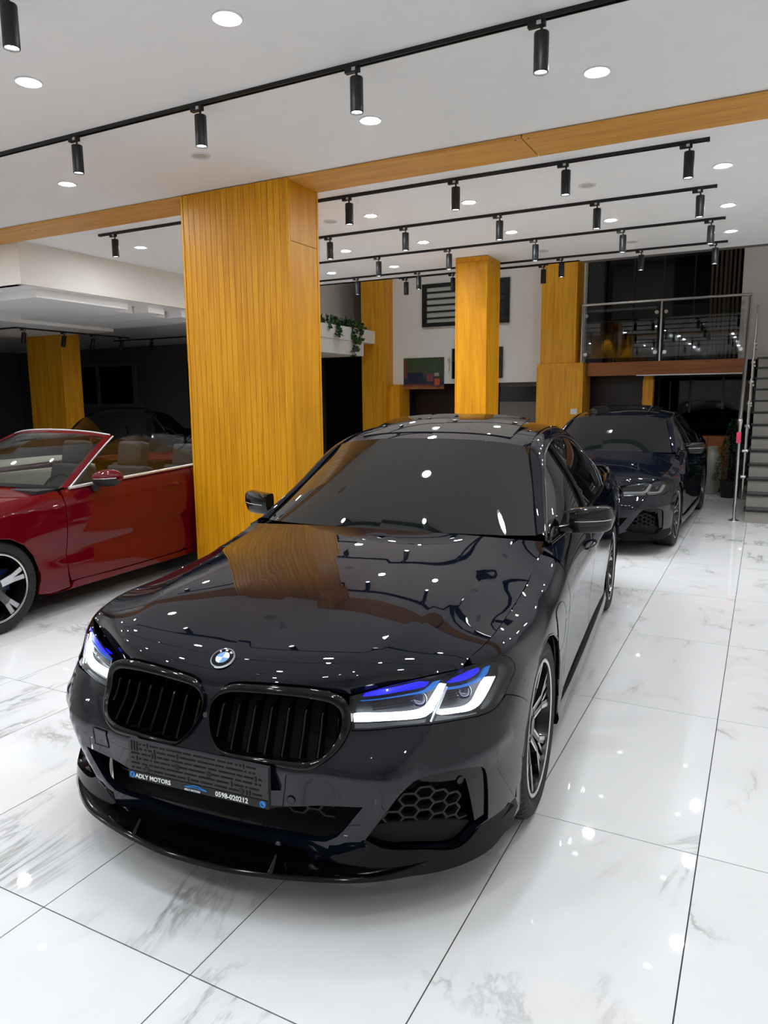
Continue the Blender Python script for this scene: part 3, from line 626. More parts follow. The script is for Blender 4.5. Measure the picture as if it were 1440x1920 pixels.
# ------------------------------------------------------------------ wheels
def make_wheel(parent, x, y, R=.345, W=.245, rim=.258, kind='vspoke', side=1, rear=False):
    """one road wheel, outer face towards +x*side"""
    w = empty('wheel',(x,y,R),0,parent=parent); w.rotation_euler = (0,0,0 if side > 0 else math.pi)
    key = kind+str(R)
    if key in WHEELS:
        for ch in WHEELS[key].children:
            c = ch.copy(); COL.objects.link(c); c.parent = w
            for g_ in ch.children: d = g_.copy(); COL.objects.link(d); d.parent = c
        return w
    WHEELS[key] = w
    MX = Matrix.Rotation(math.pi/2,4,'Y')      # lathe axis z -> +x
    h = W/2; n = 180
    prof = [(rim+.004,h-.018),(rim+.018,h-.004),(rim+.045,h+.004),(R-.022,h-.004),(R-.008,h-.016),(R-.001,h-.034),(R,h-.06),(R,.03),(R-.007,.028),(R-.007,.018),(R,.016),(R,-.016),(R-.007,-.018),(R-.007,-.028),(R,-.03),(R,-h+.06),(R-.004,-h+.03),(R-.02,-h+.006),(rim+.03,-h),(rim+.004,-h+.018)]
    bm = bmesh.new(); rings = []
    for k,(r,z) in enumerate(prof):
        ring = []
        for i in range(n):
            t = 2*math.pi*i/n; rr = r
            if 4 <= k <= 6 and i%3 == 0: rr -= .007
            ring.append(bm.verts.new(MX@Vector((rr*math.cos(t),rr*math.sin(t),z))))
        rings.append(ring)
    for a,b in zip(rings[:-1],rings[1:]):
        for i in range(n): bm.faces.new((a[i],a[(i+1)%n],b[(i+1)%n],b[i]))
    tyre = bm_done(bm,'tyre',M_TYRE,w,smooth=28)
    # barrel and lip of the rim
    bm = bmesh.new(); bm_lathe(bm,[(rim+.006,h-.016),(rim+.006,h-.006),(rim-.002,h-.003),(rim-.010,h-.008),(rim-.014,h-.03),(rim-.03,0),(rim-.02,-h+.02),(rim+.004,-h+.012)],64,MX)
    bm_done(bm,'rim',M_RIMDARK,w,smooth=40)
    bm = bmesh.new(); bm_lathe(bm,[(rim+.003,h-.0045),(rim-.003,h-.002),(rim-.009,h-.0065)],64,MX); bm_done(bm,'rim_edge',M_MACH,w,smooth=60)
    bm = bmesh.new(); bm_lathe(bm,[(.02,-.03),(.17,-.03),(.172,-.02),(.17,-.01),(.09,-.01),(.085,.03),(.03,.032)],48,MX); bm_done(bm,'brake_disc',M_STEELDARK,w,smooth=40)
    bm = bmesh.new(); bm_box(bm,(-.045,.085,-.06),(.012,.175,.10)); bm_done(bm,'brake_caliper',M_CALIPER,w,bevel=.012)
    ho = h-.012
    def arm(bm, bmf, a0, r0, w0, a1, r1, w1, d0, d1, face):
        # tapered spoke between two polar points, faces towards +x ; machined face strip on top
        p0 = Vector((0,r0*math.cos(a0),r0*math.sin(a0))); p1 = Vector((0,r1*math.cos(a1),r1*math.sin(a1))); dr = (p1-p0).normalized(); pr = Vector((0,-dr.z,dr.y))
        x0, x1 = d0, d1
        vs = []
        for (p,wd,xx) in ((p0,w0,x0),(p1,w1,x1)):
            for s in (-1,1):
                vs.append((p+pr*s*wd*1.25)+Vector((xx-.05,0,0))); vs.append((p+pr*s*wd)+Vector((xx,0,0)))
        V = [bm.verts.new(v) for v in vs]
        for f in ((0,1,5,4),(2,6,7,3),(1,3,7,5),(0,4,6,2),(0,2,3,1),(4,5,7,6)): bm.faces.new([V[i] for i in f])
        if face is not None:
            lo,hi = face; A = []
            for (p,wd,xx) in ((p0,w0,x0),(p1,w1,x1)):
                for s in (lo,hi): A.append(bmf.verts.new((p+pr*s*wd)+Vector((xx+.0008,0,0))))
            bmf.faces.new((A[0],A[1],A[3],A[2]))
    for k in range(5):
        bm = bmesh.new(); bmf = bmesh.new(); a = 2*math.pi*k/5+math.pi/2
        if kind == 'vspoke':
            for s in (-1,1):
                arm(bm,bmf,a+s*.26,.062,.016,a+s*.16,.15,.012,ho-.034,ho-.014,(.25,1.0) if s > 0 else (-1.0,-.25))
                arm(bm,bmf,a+s*.16,.148,.012,a+s*.31,rim-.004,.016,ho-.014,ho-.002,(-.1,1.0) if s > 0 else (-1.0,.1))
                arm(bm,bmf,a+s*.13,.15,.007,a+s*.07,rim-.004,.009,ho-.02,ho-.006,(-.6,.9) if s > 0 else (-.9,.6))
        else:
            for s in (-1,1):
                arm(bm,bmf,a+s*.17,.055,.019,a+s*.10,.15,.019,ho-.03,ho-.012,(-.8,.8))
                arm(bm,bmf,a+s*.10,.148,.019,a+s*.135,rim-.006,.021,ho-.012,ho-.004,(-.8,.8))
        sp = bm_done(bm,'spoke',M_RIMDARK,w,bevel=0); bmesh.ops.recalc_face_normals(bmf,faces=list(bmf.faces)); fm = bm_done(bmf,'spoke_face',M_MACH,w)
    bm = bmesh.new(); bm_lathe(bm,[(.074,ho-.07),(.074,ho-.036),(.066,ho-.028),(.038,ho-.026),(.034,ho-.02),(.0,ho-.018)],32,MX); hub = bm_done(bm,'hub',M_RIMDARK,w,smooth=40)
    for k in range(5):
        t = 2*math.pi*k/5+.6; bm = bmesh.new(); bm_cyl(bm,(ho-.031,.052*math.cos(t),.052*math.sin(t)),(ho-.024,.052*math.cos(t),.052*math.sin(t)),.009,n=6); bm_done(bm,'wheel_bolt',M_STEELDARK,w)
    return w
WHEELS = {}
M_TYRE = mat('tyre_rubber',(26,26,27),.7,noise=.15,nscale=30)
M_RIMDARK = mat('rim_black',(14,14,15),.22,coat=.5,noise=.05)
M_MACH = mat('machined_alloy',(214,216,220),.22,metal=1.0,noise=.03,nscale=60)
M_STEELDARK = mat('cast_steel',(96,94,92),.45,metal=.9,noise=.08,nscale=20)
M_CALIPER = mat('blue_brake_caliper',(22,38,86),.35,coat=.4)
# ================================================================== THE DARK SEDAN
M_PAINT = mat('carbon_black_paint',(.003,.0043,.010),.5,metal=0.0,spec=0.0,coat=1.0,coat_rough=.012,noise=.0,lin=True)
M_TINT = mat('tinted_glass',(.006,.0075,.008),.015,spec=.62,coat=.35,coat_rough=.01,noise=0,lin=True)
M_DRL = mat('daylight_strip',(255,255,255),.3,noise=0,emit=(240,250,255),estr=2.2)
M_BROW = mat('blue_light_brow',(10,10,120),.25,noise=0,emit=(16,14,255),estr=.75,coat=.5)
M_STRIP = mat('light_blue_strip',(30,90,160),.25,noise=0,emit=(26,112,205),estr=.36,coat=.5)
M_HOUSE = mat('lamp_housing',(26,26,34),.3,metal=.3,noise=0)
M_REFL = mat('lamp_reflector',(150,156,162),.22,metal=1.0,noise=0)
M_LIPBLK = mat('lip_black_plastic',(4,4,5),.1,spec=.2,noise=0)
M_ALU = mat('satin_aluminium',(226,228,230),.38,metal=.7,noise=.02)
M_CHROME = mat('chrome',(225,228,232),.06,metal=1.0,noise=0)
M_CLEAR = glass_mat('clear_lens',(.93,.94,.95))
M_MATBLK = mat('matt_black_plastic',(13,13,14),.55,noise=.1,nscale=40)
M_VOID = mat('black_interior',(5,5,5),.9,noise=.05)
M_WHITEINK = mat('white_print',(240,240,240),.5,noise=0)
M_BLUEINK = mat('blue_print',(35,130,215),.5,noise=0)
M_TAIL = mat('red_tail_lamp',(70,4,8),.15,coat=.8,noise=.05)
M_CARBON = mat('carbon_cap',(11,11,12),.35,spec=.05,coat=.8,coat_rough=.02,noise=.3,nscale=140)
FSC = np.array([.135,.095])
_ridge = np.array(UV['ridge'])*FSC
def d_bumper(u, v):
    p = np.stack([u*FSC[0],v*FSC[1]],1); d = polydist(p,_ridge)
    r = .015*np.where(d > 0,np.maximum(0,1-d/.05),np.maximum(0,1+d/.12))
    ledge = .007*np.maximum(0,1-np.abs((v-3.05)*FSC[1])/.055)*np.clip((4.6-u)/1.0,0,1)
    side = .010*np.maximum(0,1-np.abs((v-3.35)*FSC[1])/.05)*np.clip((u-4.6)/.8,0,1)*np.clip((7.6-u)/.8,0,1)
    return r+ledge+side
_cr = np.array(UV['hood_crease'])[::-1]
def d_hood(u, v):
    uc = np.interp(v,_cr[:,1],_cr[:,0]); h = .014*np.clip(v/1.2,0,1)*np.clip((9-v)/5.0,0,1)**2*(3-2*np.clip((9-v)/5.0,0,1))
    return h*np.where(u > uc,(8-u)/np.maximum(8-uc,.2),np.maximum(0,1-(uc-u)/4.4))
def d_side(u, v):
    return .004*np.maximum(0,1-np.abs((v-5.1)*.1)/.05)*np.clip((u-12.5)/1.0,0,1)
def loft_rows(rows, n=None): return Surf(np.swapaxes(np.array(rows,float),0,1))   # rows across v, points along u
E1 = [(.745,.735,.965),(.707,.89,1.058),(.665,1.05,1.145),(.624,1.205,1.247),(.582,1.36,1.345),(.572,1.6,1.398),(.566,1.9,1.424),(.562,2.25,1.424),(.562,2.6,1.392),(.572,2.95,1.305),(.605,3.3,1.165),(.645,3.55,1.07)]
E2 = [(.795,.70,.945),(.768,.86,1.02),(.735,1.02,1.10),(.700,1.18,1.198),(.668,1.34,1.288),(.645,1.6,1.347),(.634,1.9,1.372),(.634,2.25,1.366),(.648,2.6,1.318),(.675,2.9,1.228),(.722,3.18,1.105),(.775,3.42,1.00)]
E3 = [(.815,.69,.935),(.835,.85,.945),(.848,1.02,.95),(.856,1.18,.955),(.860,1.34,.958),(.863,1.6,.963),(.864,1.9,.968),(.863,2.25,.973),(.855,2.6,.98),(.838,2.9,.988),(.812,3.15,.995),(.780,3.40,.998)]
def make_sedan():
    car = empty('sedan',(0,0,0))
    B = BELT
    # ---------------- hood
    hf = UV['hood_front']; outer = [hf[0],hf[0]]+hf[1:-1]+[(8,.02),(8,.02),(8,3),(8,6),(8,9),(8,9),(4,9),(0,9),(0,9),(0,5),(0,.153)]
    panel('hood',HOOD,outer,M_PAINT,car,res=.03,thick=.02,disp=d_hood,sides=(1,-1))
    patch('engine_bay_cover',HOOD,M_VOID,car,16,16,thick=0,sides=(1,-1),off=-.035)
    # ---------------- bumper
    hl = UV['headlight']; ko = UV['kid_out']; arch_c = (.0,.345)
    arch_uv = [side_uv(B,.005-.365*math.cos(a),.345+.365*math.sin(a),8.5,3) for a in np.radians([-22,-8,8,22,36,45])]
    seam = UV['seam_bf']
    outer = [(0,0),(0,0),(2,0),(4,0),(6,0),(arch_uv[0][0],0.0),(arch_uv[0][0],0.0),arch_uv[0],arch_uv[1],arch_uv[2],arch_uv[3],arch_uv[4],arch_uv[4],(seam[1][0],seam[1][1]-.05),(seam[0][0],seam[0][1]-.05),(seam[0][0],seam[0][1]-.05)]
    bot = [(p[0],p[1]-.05) for p in hl[1:8]]
    outer += list(reversed(bot))+[(bot[0][0],bot[0][1])]
    outer += [ko[i] for i in range(11,24)]+[ko[0],ko[1],ko[2],(.32,7.12),(.32,7.12),(0,7.0),(0,7.0)]
    ic = [(p[0],p[1]) for p in UV['intake_c']]; ic = [(-.4,ic[0][1]),(-.4,ic[0][1])]+ic[1:-1]+[(-.4,ic[-1][1]),(-.4,ic[-1][1])]
    panel('front_bumper',B,outer,M_PAINT,car,holes=[ic,UV['intake_s']],res=.026,thick=.025,disp=d_bumper,sides=(1,-1))
    patch('front_backing',B,M_VOID,car,20,14,u=(0,7.2),v=(0,7.6),thick=0,sides=(1,-1),off=-.12)
    # ---------------- intake grids (honeycomb bars)
    def honeycomb(poly, cell, off, name, sides):
        sc = FSC; P = np.array(poly)*sc; lo = P.min(0); hi = P.max(0); segs = []
        dx = cell*1.5; dy = cell*math.sqrt(3)*.62
        nx = int((hi[0]-lo[0])/dx)+3; ny = int((hi[1]-lo[1])/dy)+3
        for i in range(-1,nx):
            for j in range(-1,ny):
                c = lo+np.array([i*dx,(j+(.5 if i%2 else 0))*dy]); hx = [c+np.array([cell*math.cos(a),cell*.62*math.sin(a)]) for a in np.radians([0,60,120,180])]
                for a,b in zip(hx[:-1],hx[1:]): segs.append((a,b))
        A = np.array([s[0] for s in segs]); Bb = np.array([s[1] for s in segs]); k = inside(P,A)&inside(P,Bb); A,Bb = A[k]/sc,Bb[k]/sc
        if len(A) == 0: return
        a1 = np.clip(A[:,0],0,25); b1 = np.clip(Bb[:,0],0,25)
        Pa,Na = eval_disp(B,a1,A[:,1],off); Pb,Nb = eval_disp(B,b1,Bb[:,1],off)
        for s in sides:
            bm = bmesh.new()
            for pa,na,pb,nb in zip(Pa,Na,Pb,Nb):
                f = np.array([s,1,1]); pa_,pb_,n_ = Vector(pa*f),Vector(pb*f),Vector(na*f); d = (pb_-pa_)
                if d.length < 1e-5: continue
                t = d.normalized().cross(n_)*.0035; q = n_*-.018
                vs = [bm.verts.new(x) for x in (pa_-t,pa_+t,pb_+t,pb_-t,pa_-t*1.3+q,pa_+t*1.3+q,pb_+t*1.3+q,pb_-t*1.3+q)]
                for fc in ((0,1,2,3),(0,4,5,1),(3,2,6,7),(1,5,6,2),(0,3,7,4)): bm.faces.new([vs[i] for i in fc])
            bm_done(bm,name,M_MATBLK,car)
    honeycomb(UV['mesh_s'],.034,-.030,'side_intake_mesh',(1,-1))
    honeycomb([(-.05,1.15),(-.05,1.95),(2.9,2.2),(2.75,1.25)],.030,-.045,'centre_intake_mesh',(1,-1))
    # gloss blade inside each side intake and the black corner foot under it
    for s in (1,-1):
        panel('intake_blade',B,[(4.509,3.180),(4.509,3.180),(5.390,3.287),(5.998,3.118),(6.271,2.827),(6.390,2.258),(6.520,1.062),(6.520,1.062),(6.203,1.014),(6.203,1.014),(5.787,2.615),(5.787,2.615),(4.654,2.859)],M_GLOSSBLK,car,res=.03,thick=.02,sides=(s,),off=-.008)
        panel('corner_foot',B,[(2.683,0.446),(2.683,0.446),(3.351,1.035),(3.351,1.035),(3.813,0.764),(4.736,0.659),(5.683,0.488),(6.602,0.878),(7.914,0.811),(7.914,0.811),(7.960,0.529),(6.7,.02),(5.0,.0),(3.6,.0),(3.2,.02)],M_LIPBLK,car,res=.03,thick=.03,sides=(s,),off=.0,disp=lambda u,v: .030-.036*v)
        panel('intake_floor',B,[(3.371,1.054),(3.371,1.054),(3.813,0.783),(4.737,0.678),(5.683,0.508),(6.193,0.894),(6.193,0.894),(5.456,1.222),(4.625,1.361),(3.767,1.332)],M_VOID,car,res=.04,thick=.01,sides=(s,),off=-.028)
        for nm,(u,v) in (('parking_sensor',UV['sensor'][0]),('parking_sensor',UV['sensor'][1])):
            p,nn = eval_disp(B,np.array([u]),np.array([v]),.002,d_bumper); p = Vector(p[0]*np.array([s,1,1])); nn = Vector(nn[0]*np.array([s,1,1]))
            if u > 5: p -= nn*.008
            bm = bmesh.new(); bm_cyl(bm,p-nn*.01,p+nn*.0012,.0115,n=20); o = bm_done(bm,nm,M_PAINT if u < 5 else M_GLOSSBLK,car,smooth=40)
            bm = bmesh.new(); q = nn.to_track_quat('Z','Y').to_matrix().to_4x4(); bm_lathe(bm,[(.0115,.0),(.0135,.0005)],20,Matrix.Translation(p)@q); bm_done(bm,'sensor_ring',M_VOID,o)
    # chin bar below the centre intake
    panel('chin_bar',B,[(0,.50),(0,.50),(1.5,.52),(2.5,.50),(2.66,.48),(2.66,.48),(2.9,.15),(3.0,0),(3.0,0),(1.5,0),(0,0),(0,0)],M_LIPBLK,car,res=.04,thick=.03,sides=(1,-1),off=.008)
    # tow-hook cover on the car's right side of the bumper
    panel('tow_hook_cover',B,[(2.56,2.99),(2.56,2.99),(3.01,2.97),(3.01,2.97),(3.01,2.34),(3.01,2.34),(2.58,2.34),(2.58,2.34)],M_PAINT,car,res=.03,thick=.008,disp=d_bumper,sides=(-1,),off=.0008)
    hk = resample(np.array([(2.55,3.0),(3.02,2.98),(3.02,2.33),(2.57,2.33)]).repeat(2,0)*FSC,.012)/FSC; pts = [p*np.array([-1,1,1]) for p in eval_disp(B,hk[:,0],hk[:,1],.001,d_bumper)[0]]; pts.append(pts[0]); tube('tow_hook_gap',pts,.0016,M_VOID,car,6)
    # ---------------- kidney grilles
    ki = UV['kid_in']; n = 120
    def ring_pts(P): 
        Q = resample(np.array(P)*FSC,.01); c = np.array([(1.55)*FSC[0],5.3*FSC[1]]); a = np.arctan2(Q[:,1]-c[1],Q[:,0]-c[0]); i0 = np.argmin(np.abs(a)); Q = np.roll(Q,-i0,axis=0); return arclen(Q,n)/FSC
    ro, ri = ring_pts(ko), ring_pts(ki)
    def lift(uv, off): return eval_disp(B,np.clip(uv[:,0],0,9),uv[:,1],off)[0]
    loops = [lift(ro,-.03),lift(ro,.003),lift(ro*.94+ri*.06,.0085),lift(ro*.8+ri*.2,.012),lift(ro*.5+ri*.5,.0125),lift(ro*.15+ri*.85,.0105),lift(ro*.02+ri*.98,.007),lift(ri,.0),lift(ri,-.02),lift(ri,-.075)]
    for s in (1,-1):
        fr = loops_mesh('grille_frame',loops,M_GLOSSBLK,car,(s,),sharp=50)[0]
        # dark shutter plate behind the slats
        panel('grille_shutter',B,ki,M_VOID,fr,res=.05,thick=0,sides=(s,),off=-.075)
        for u in np.linspace(.30,2.82,8):
            lo_hi = [v for v in np.arange(3.6,7.1,.02) if inside(np.array(ki),np.array([[u,v]]))[0]]
            if len(lo_hi) < 20: continue
            v0,v1 = lo_hi[0],lo_hi[-1]; vk = v0+(v1-v0)*.70
            prof = []      # (v, offset of the front edge)
            for t in np.linspace(0,1,12):
                v = v0+(v1-v0)*t; prof.append((v, -.012 if v < vk else -.012-.050*(v-vk)/(v1-vk)))
            bm = bmesh.new(); rows = []
            for v,of in prof:
                p,nn = eval_disp(B,np.array([u]),np.array([v]),0); p,nn = p[0],nn[0]; f = np.array([s,1,1]); tx = np.array([1,0,0.])*.0045
                lean = 0.0 if v < vk else .012*(v-vk)/(v1-vk)
                row_ = [p+nn*of-tx+[lean,0,0],p+nn*(of+.003)+[lean,0,0],p+nn*of+tx+[lean,0,0],p-nn*.074+tx,p-nn*.074-tx]
                rows.append([bm.verts.new(Vector(q*f)) for q in row_])
            for a,b in zip(rows[:-1],rows[1:]):
                for i in range(5): bm.faces.new((a[i],a[(i+1)%5],b[(i+1)%5],b[i]))
            bm_done(bm,'slat',M_GLOSSBLK,fr,smooth=30)
    # camera dot between the kidneys
    p,nn = eval_disp(B,np.array([0.0]),np.array([4.9]),.001); p = Vector(p[0]); nn = Vector((0,-1,.35)).normalized(); bm = bmesh.new(); bm_cyl(bm,p-nn*.004,p+nn*.004,.008,n=16); bm_done(bm,'camera_eye',M_STEELDARK,car,smooth=40)
    # ---------------- headlights
    for s in (1,-1):
        L = empty('headlight',(0,0,0),parent=car)
        panel('lamp_housing',B,hl,M_HOUSE,L,res=.035,thick=0,sides=(s,),off=-.05)
        lo = resample(np.array(hl)*FSC,.012)/FSC
        loops_mesh('lamp_bezel',[lift(lo,.003),lift(lo,-.05)],M_GLOSSBLK,L,(s,),sharp=60)
        panel('lens',B,hl,M_CLEAR,L,res=.028,thick=0,sides=(s,),off=.002)
        panel('daylight_strip',B,UV['drl_a'],M_DRL,L,res=.02,thick=.014,sides=(s,),off=-.012)
        panel('daylight_strip',B,UV['drl_b'],M_DRL,L,res=.02,thick=.014,sides=(s,),off=-.012)
        panel('blue_brow',B,UV['brow_a'],M_BROW,L,res=.02,thick=.012,sides=(s,),off=-.009)
        panel('blue_brow',B,UV['brow_b'],M_BROW,L,res=.02,thick=.012,sides=(s,),off=-.009)
        panel('brow_strip',B,UV['strip_a'],M_STRIP,L,res=.02,thick=.012,sides=(s,),off=-.016)
        panel('brow_strip',B,UV['strip_b'],M_STRIP,L,res=.02,thick=.012,sides=(s,),off=-.016)
        panel('lamp_reflector',B,[(6.626,5.008),(6.938,4.926),(7.245,5.073),(7.585,5.431),(7.879,5.738),(7.924,6.035),(7.777,6.333),(7.582,6.361),(7.512,5.990),(7.250,5.676),(6.981,5.386),(6.735,5.156)],M_REFL,L,res=.02,thick=.006,sides=(s,),off=-.022)
        panel('lamp_reflector',B,[(3.194,5.434),(3.194,5.434),(3.831,5.413),(4.666,5.310),(4.979,5.291),(4.979,5.291),(4.930,5.147),(4.143,5.219),(3.198,5.207),(3.198,5.207)],M_REFL,L,res=.02,thick=.006,sides=(s,),off=-.014)
        panel('lamp_reflector',B,[(5.286,5.361),(5.286,5.361),(5.891,5.168),(6.404,5.020),(6.450,4.960),(5.888,5.088),(5.182,5.138),(5.182,5.138)],M_REFL,L,res=.02,thick=.006,sides=(s,),off=-.014)
        for key in ('proj_a','proj_b'):
            c = np.mean(UV[key],0); p,nn = eval_disp(B,np.array([c[0]]),np.array([c[1]]),-.034); p = Vector(p[0]*np.array([s,1,1])); nn = Vector(nn[0]*np.array([s,1,1]))
            dirv = (nn*.6+Vector((0,-1,0))*.6).normalized(); q = dirv.to_track_quat('Z','Y').to_matrix().to_4x4()
            bm = bmesh.new(); bm_lathe(bm,[(.0,.010),(.010,.009),(.018,.005),(.021,0)],24,Matrix.Translation(p)@q); pj_ = bm_done(bm,'projector',mat('projector_lens',(24,22,60),.05,noise=0,coat=1.0),L,smooth=80)
            bm = bmesh.new(); bm_lathe(bm,[(.021,-.004),(.024,.002),(.026,0),(.026,-.02)],24,Matrix.Translation(p)@q); bm_done(bm,'projector_ring',M_CHROME,L,smooth=50)
        # fine ribs inside the lamp
        for k in range(5):
            v = 6.10+.13*k; a = np.linspace(3.6,4.9,14); pts = eval_disp(B,a,np.full(14,v),-.036)[0]; tube('lamp_rib',pts,.0022,M_HOUSE,L,6,(s,))
            a = np.linspace(5.75,6.5,10); pts = eval_disp(B,a,np.full(10,v-.12),-.036)[0]; tube('lamp_rib',pts,.0022,M_HOUSE,L,6,(s,))
        mid = [lift(np.array([[5.07+.14*k,5.12+.42*k]]),-.004)[0] for k in range(5)]
        tube('lamp_divider',mid,.005,M_CHROME,L,8,(s,))
    # ---------------- roundel on the hood
    p,nn = eval_disp(HOOD,np.array([0.0]),np.array([1.95]),.001,d_hood); p = Vector(p[0]); nn = Vector(HOOD.normal(np.array([.3]),np.array([1.95]))[0]); nn.x = 0; nn.normalize()
    Z = nn; X = Vector((1,0,0)); Y = Z.cross(X); MR = Matrix(((X.x,Y.x,Z.x,p.x),(X.y,Y.y,Z.y,p.y),(X.z,Y.z,Z.z,p.z),(0,0,0,1)))
    bm = bmesh.new(); bm_lathe(bm,[(.0,.0045),(.0385,.0045),(.0415,.004),(.043,.0)],40,MR); em = bm_done(bm,'badge',M_CHROME,car,smooth=40)
    bm = bmesh.new(); bm_lathe(bm,[(.0245,.0052),(.0375,.0052)],40,MR); bm_done(bm,'badge_ring',M_GLOSSBLK,em)
    for q in range(4):
        bm = bmesh.new(); c0 = bm.verts.new(MR@Vector((0,0,.0054))); vs = [bm.verts.new(MR@Vector((.0235*math.cos(t),.0235*math.sin(t),.0054))) for t in np.linspace(q*math.pi/2,(q+1)*math.pi/2,10)]
        for a,b in zip(vs[:-1],vs[1:]): bm.faces.new((c0,a,b))
        bm_done(bm,'badge_quarter',mat('badge_blue',(120,165,215),.25,coat=.6,noise=0) if q in (1,3) else mat('badge_white',(225,230,236),.3,coat=.6,noise=0),em)
    for ch,ang in (('B',128),('M',90),('W',52)):
        a = math.radians(ang); R_ = Matrix.Rotation(a-math.pi/2,4,'Z'); text_mesh('badge_letter',ch,.012,M_WHITEINK,em,MR@R_@Matrix.Translation((-.0045,.0268,.0056)),bold=True)
    # ---------------- plate holder
    ph = box('plate_holder',(-.265,-.010,-.066),(.265,.006,.066),mat('grey_black_plastic',(44,45,48),.4,noise=.08),car,bevel=.002); ph.location = (0,-.942,.457); ph.rotation_euler = (math.radians(-2),0,0)
    MT = Matrix(((1,0,0,0),(0,0,-1,-.0108),(0,1,0,0),(0,0,0,1)))
    box('advert_strip',(-.262,-.0125,-.064),(.262,-.0098,-.038),M_GLOSSBLK,ph,bevel=.0008)
    MS = lambda x,z: Matrix(((1,0,0,x),(0,0,-1,-.0128),(0,1,0,z),(0,0,0,1)))
    text_mesh('advert_text','ADLY MOTORS',.0205,M_WHITEINK,ph,MS(-.236,-.0585),bold=True)
    text_mesh('advert_text','0598-020212',.0225,M_WHITEINK,ph,MS(.075,-.059),bold=True)
    text_mesh('advert_text','ADLY MOTORS',.0088,M_WHITEINK,ph,MS(-.042,-.0625),bold=True)
    for x in (-.248,.246):
        bm = bmesh.new(); bm_cyl(bm,(x,-.0125,-.051),(x,-.0134,-.051),.0105,n=24); ic_ = bm_done(bm,'advert_icon',M_BLUEINK,ph)
    text_mesh('advert_icon_mark','f',.019,mat('black_print',(10,10,12),.5,noise=0),ph,Matrix(((1,0,0,-.2515),(0,0,-1,-.0138),(0,1,0,-.058),(0,0,0,1))),bold=True)
    tube('advert_icon_mark',[(.2415,-.0137,-.047),(.243,-.0137,-.053),(.249,-.0137,-.055)],.0014,MATS['black_print'],ph,6)
    tube('advert_logo',[(-.040,-.0131,-.0505),(-.022,-.0131,-.0470),(-.006,-.0131,-.0425),(.010,-.0131,-.0425),(.024,-.0131,-.0470),(.044,-.0131,-.0515)],.0013,M_BLUEINK,ph,6)
    tube('advert_logo',[(-.034,-.0131,-.0520),(0,-.0131,-.0485),(.040,-.0131,-.0525)],.0011,M_BLUEINK,ph,6)
    rnd = random.Random(3); bm = bmesh.new()      # moulded slots of the holder
    for r_ in range(6):
        z = -.026+r_*.0165; x = -.252
        while x < .245:
            w_ = rnd.choice([.008,.012,.02,.034]) if abs(x) > .12 else rnd.choice([.03,.045,.06])
            if x+w_ > .25: break
            if rnd.random() < (.35 if abs(x) > .15 else .04): bm_box(bm,(x,-.0112,z-.008),(x+.005,-.0099,z+.008)); x += .011
            else: bm_box(bm,(x,-.0112,z-.0026),(x+w_,-.0099,z+.0026)); x += w_+rnd.choice([.006,.009])
    so = bm_done(bm,'moulded_slots',M_VOID,ph); so['kind'] = 'stuff'
    for x,z in ((-.07,.006),(.05,.006),(.17,-.025),(-.19,-.025)):
        bm = bmesh.new(); bm_lathe(bm,[(0,-.0135),(.007,-.0135),(.009,-.0115),(.011,-.010)],18,Matrix.Translation((x,0,z))@Matrix(((1,0,0,0),(0,0,1,0),(0,1,0,0),(0,0,0,1)))); bm_done(bm,'screw',M_MATBLK,ph,smooth=40)
    # ---------------- fenders
    rear_arch = lambda a: (2.975+.372*math.cos(a),.345+.372*math.sin(a))
    def sy(y,z,u0): return side_uv(B,y,z,u0,4)
    for s in (1,-1):
        fa = [side_uv(B,.005-.365*math.cos(a),.345+.365*math.sin(a),9+a*1.2,4) for a in np.radians([36,50,65,80,95,110,125,140,155,170,182,195])]
        sd = [(seam[0][0],seam[0][1]),(seam[1][0],seam[1][1]),fa[0]]
        ho = [hl[i] for i in (14,13,12,11,10,9,8)]
        outer = [(6.66,7.50),(6.72,7.96),(6.72,7.96),(8,8),(10,8),(12,8),(12.85,8),(12.85,8)]+[sy(.598,z,12.9) for z in (.86,.7,.5,.35,.26)]+[sy(.598,.235,12.9)]*2+[sy(.42,.235,12.4),fa[-1],fa[-1]]+list(reversed(fa[1:-1]))+[fa[0],fa[0],sd[1],sd[0],sd[0],(7.30,5.02)]+list(reversed(ho))
        fd = panel('fender',B,outer,M_PAINT,car,res=.03,thick=.02,disp=d_side,sides=(s,))
        if s == 1:
            q = [sy(.255,.735,11.7),sy(.40,.745,12.2),sy(.46,.70,12.4),sy(.465,.61,12.4),sy(.41,.565,12.2),sy(.30,.56,11.9),sy(.24,.60,11.6),sy(.235,.69,11.6)]
            panel('charge_flap',B,q,M_PAINT,fd,res=.03,thick=.006,disp=d_side,sides=(s,),off=.0022)
            qq = (resample(np.array(q)*np.array([.25,.1]),.02)/np.array([.25,.1])); pts = [x for x in eval_disp(B,qq[:,0],qq[:,1],.0012)[0]]; pts.append(pts[0]); tube('flap_gap',pts,.0017,M_VOID,fd,6)
        tube('arch_lip',[eval_disp(B,np.array([u]),np.array([v]),-.004)[0][0] for u,v in arch_uv+fa[1:]],.006,M_PAINT,fd,8,(s,))
        # doors
        dn = [sy(.606,z,12.9) for z in (.92,.8,.6,.4,.26)]+[sy(.61,.232,12.9)]*2+[sy(1.1,.232,14.2),sy(1.60,.232,15.2),sy(1.60,.232,15.2)]+[sy(1.605,z,15.2) for z in (.4,.6,.8,.95)]
        tb = [(15.2,8),(15.2,8),(14,8),(13.0,8),(13.0,8)]
        fdoor = panel('front_door',B,dn+tb,M_PAINT,car,res=.035,thick=.02,disp=d_side,sides=(s,))
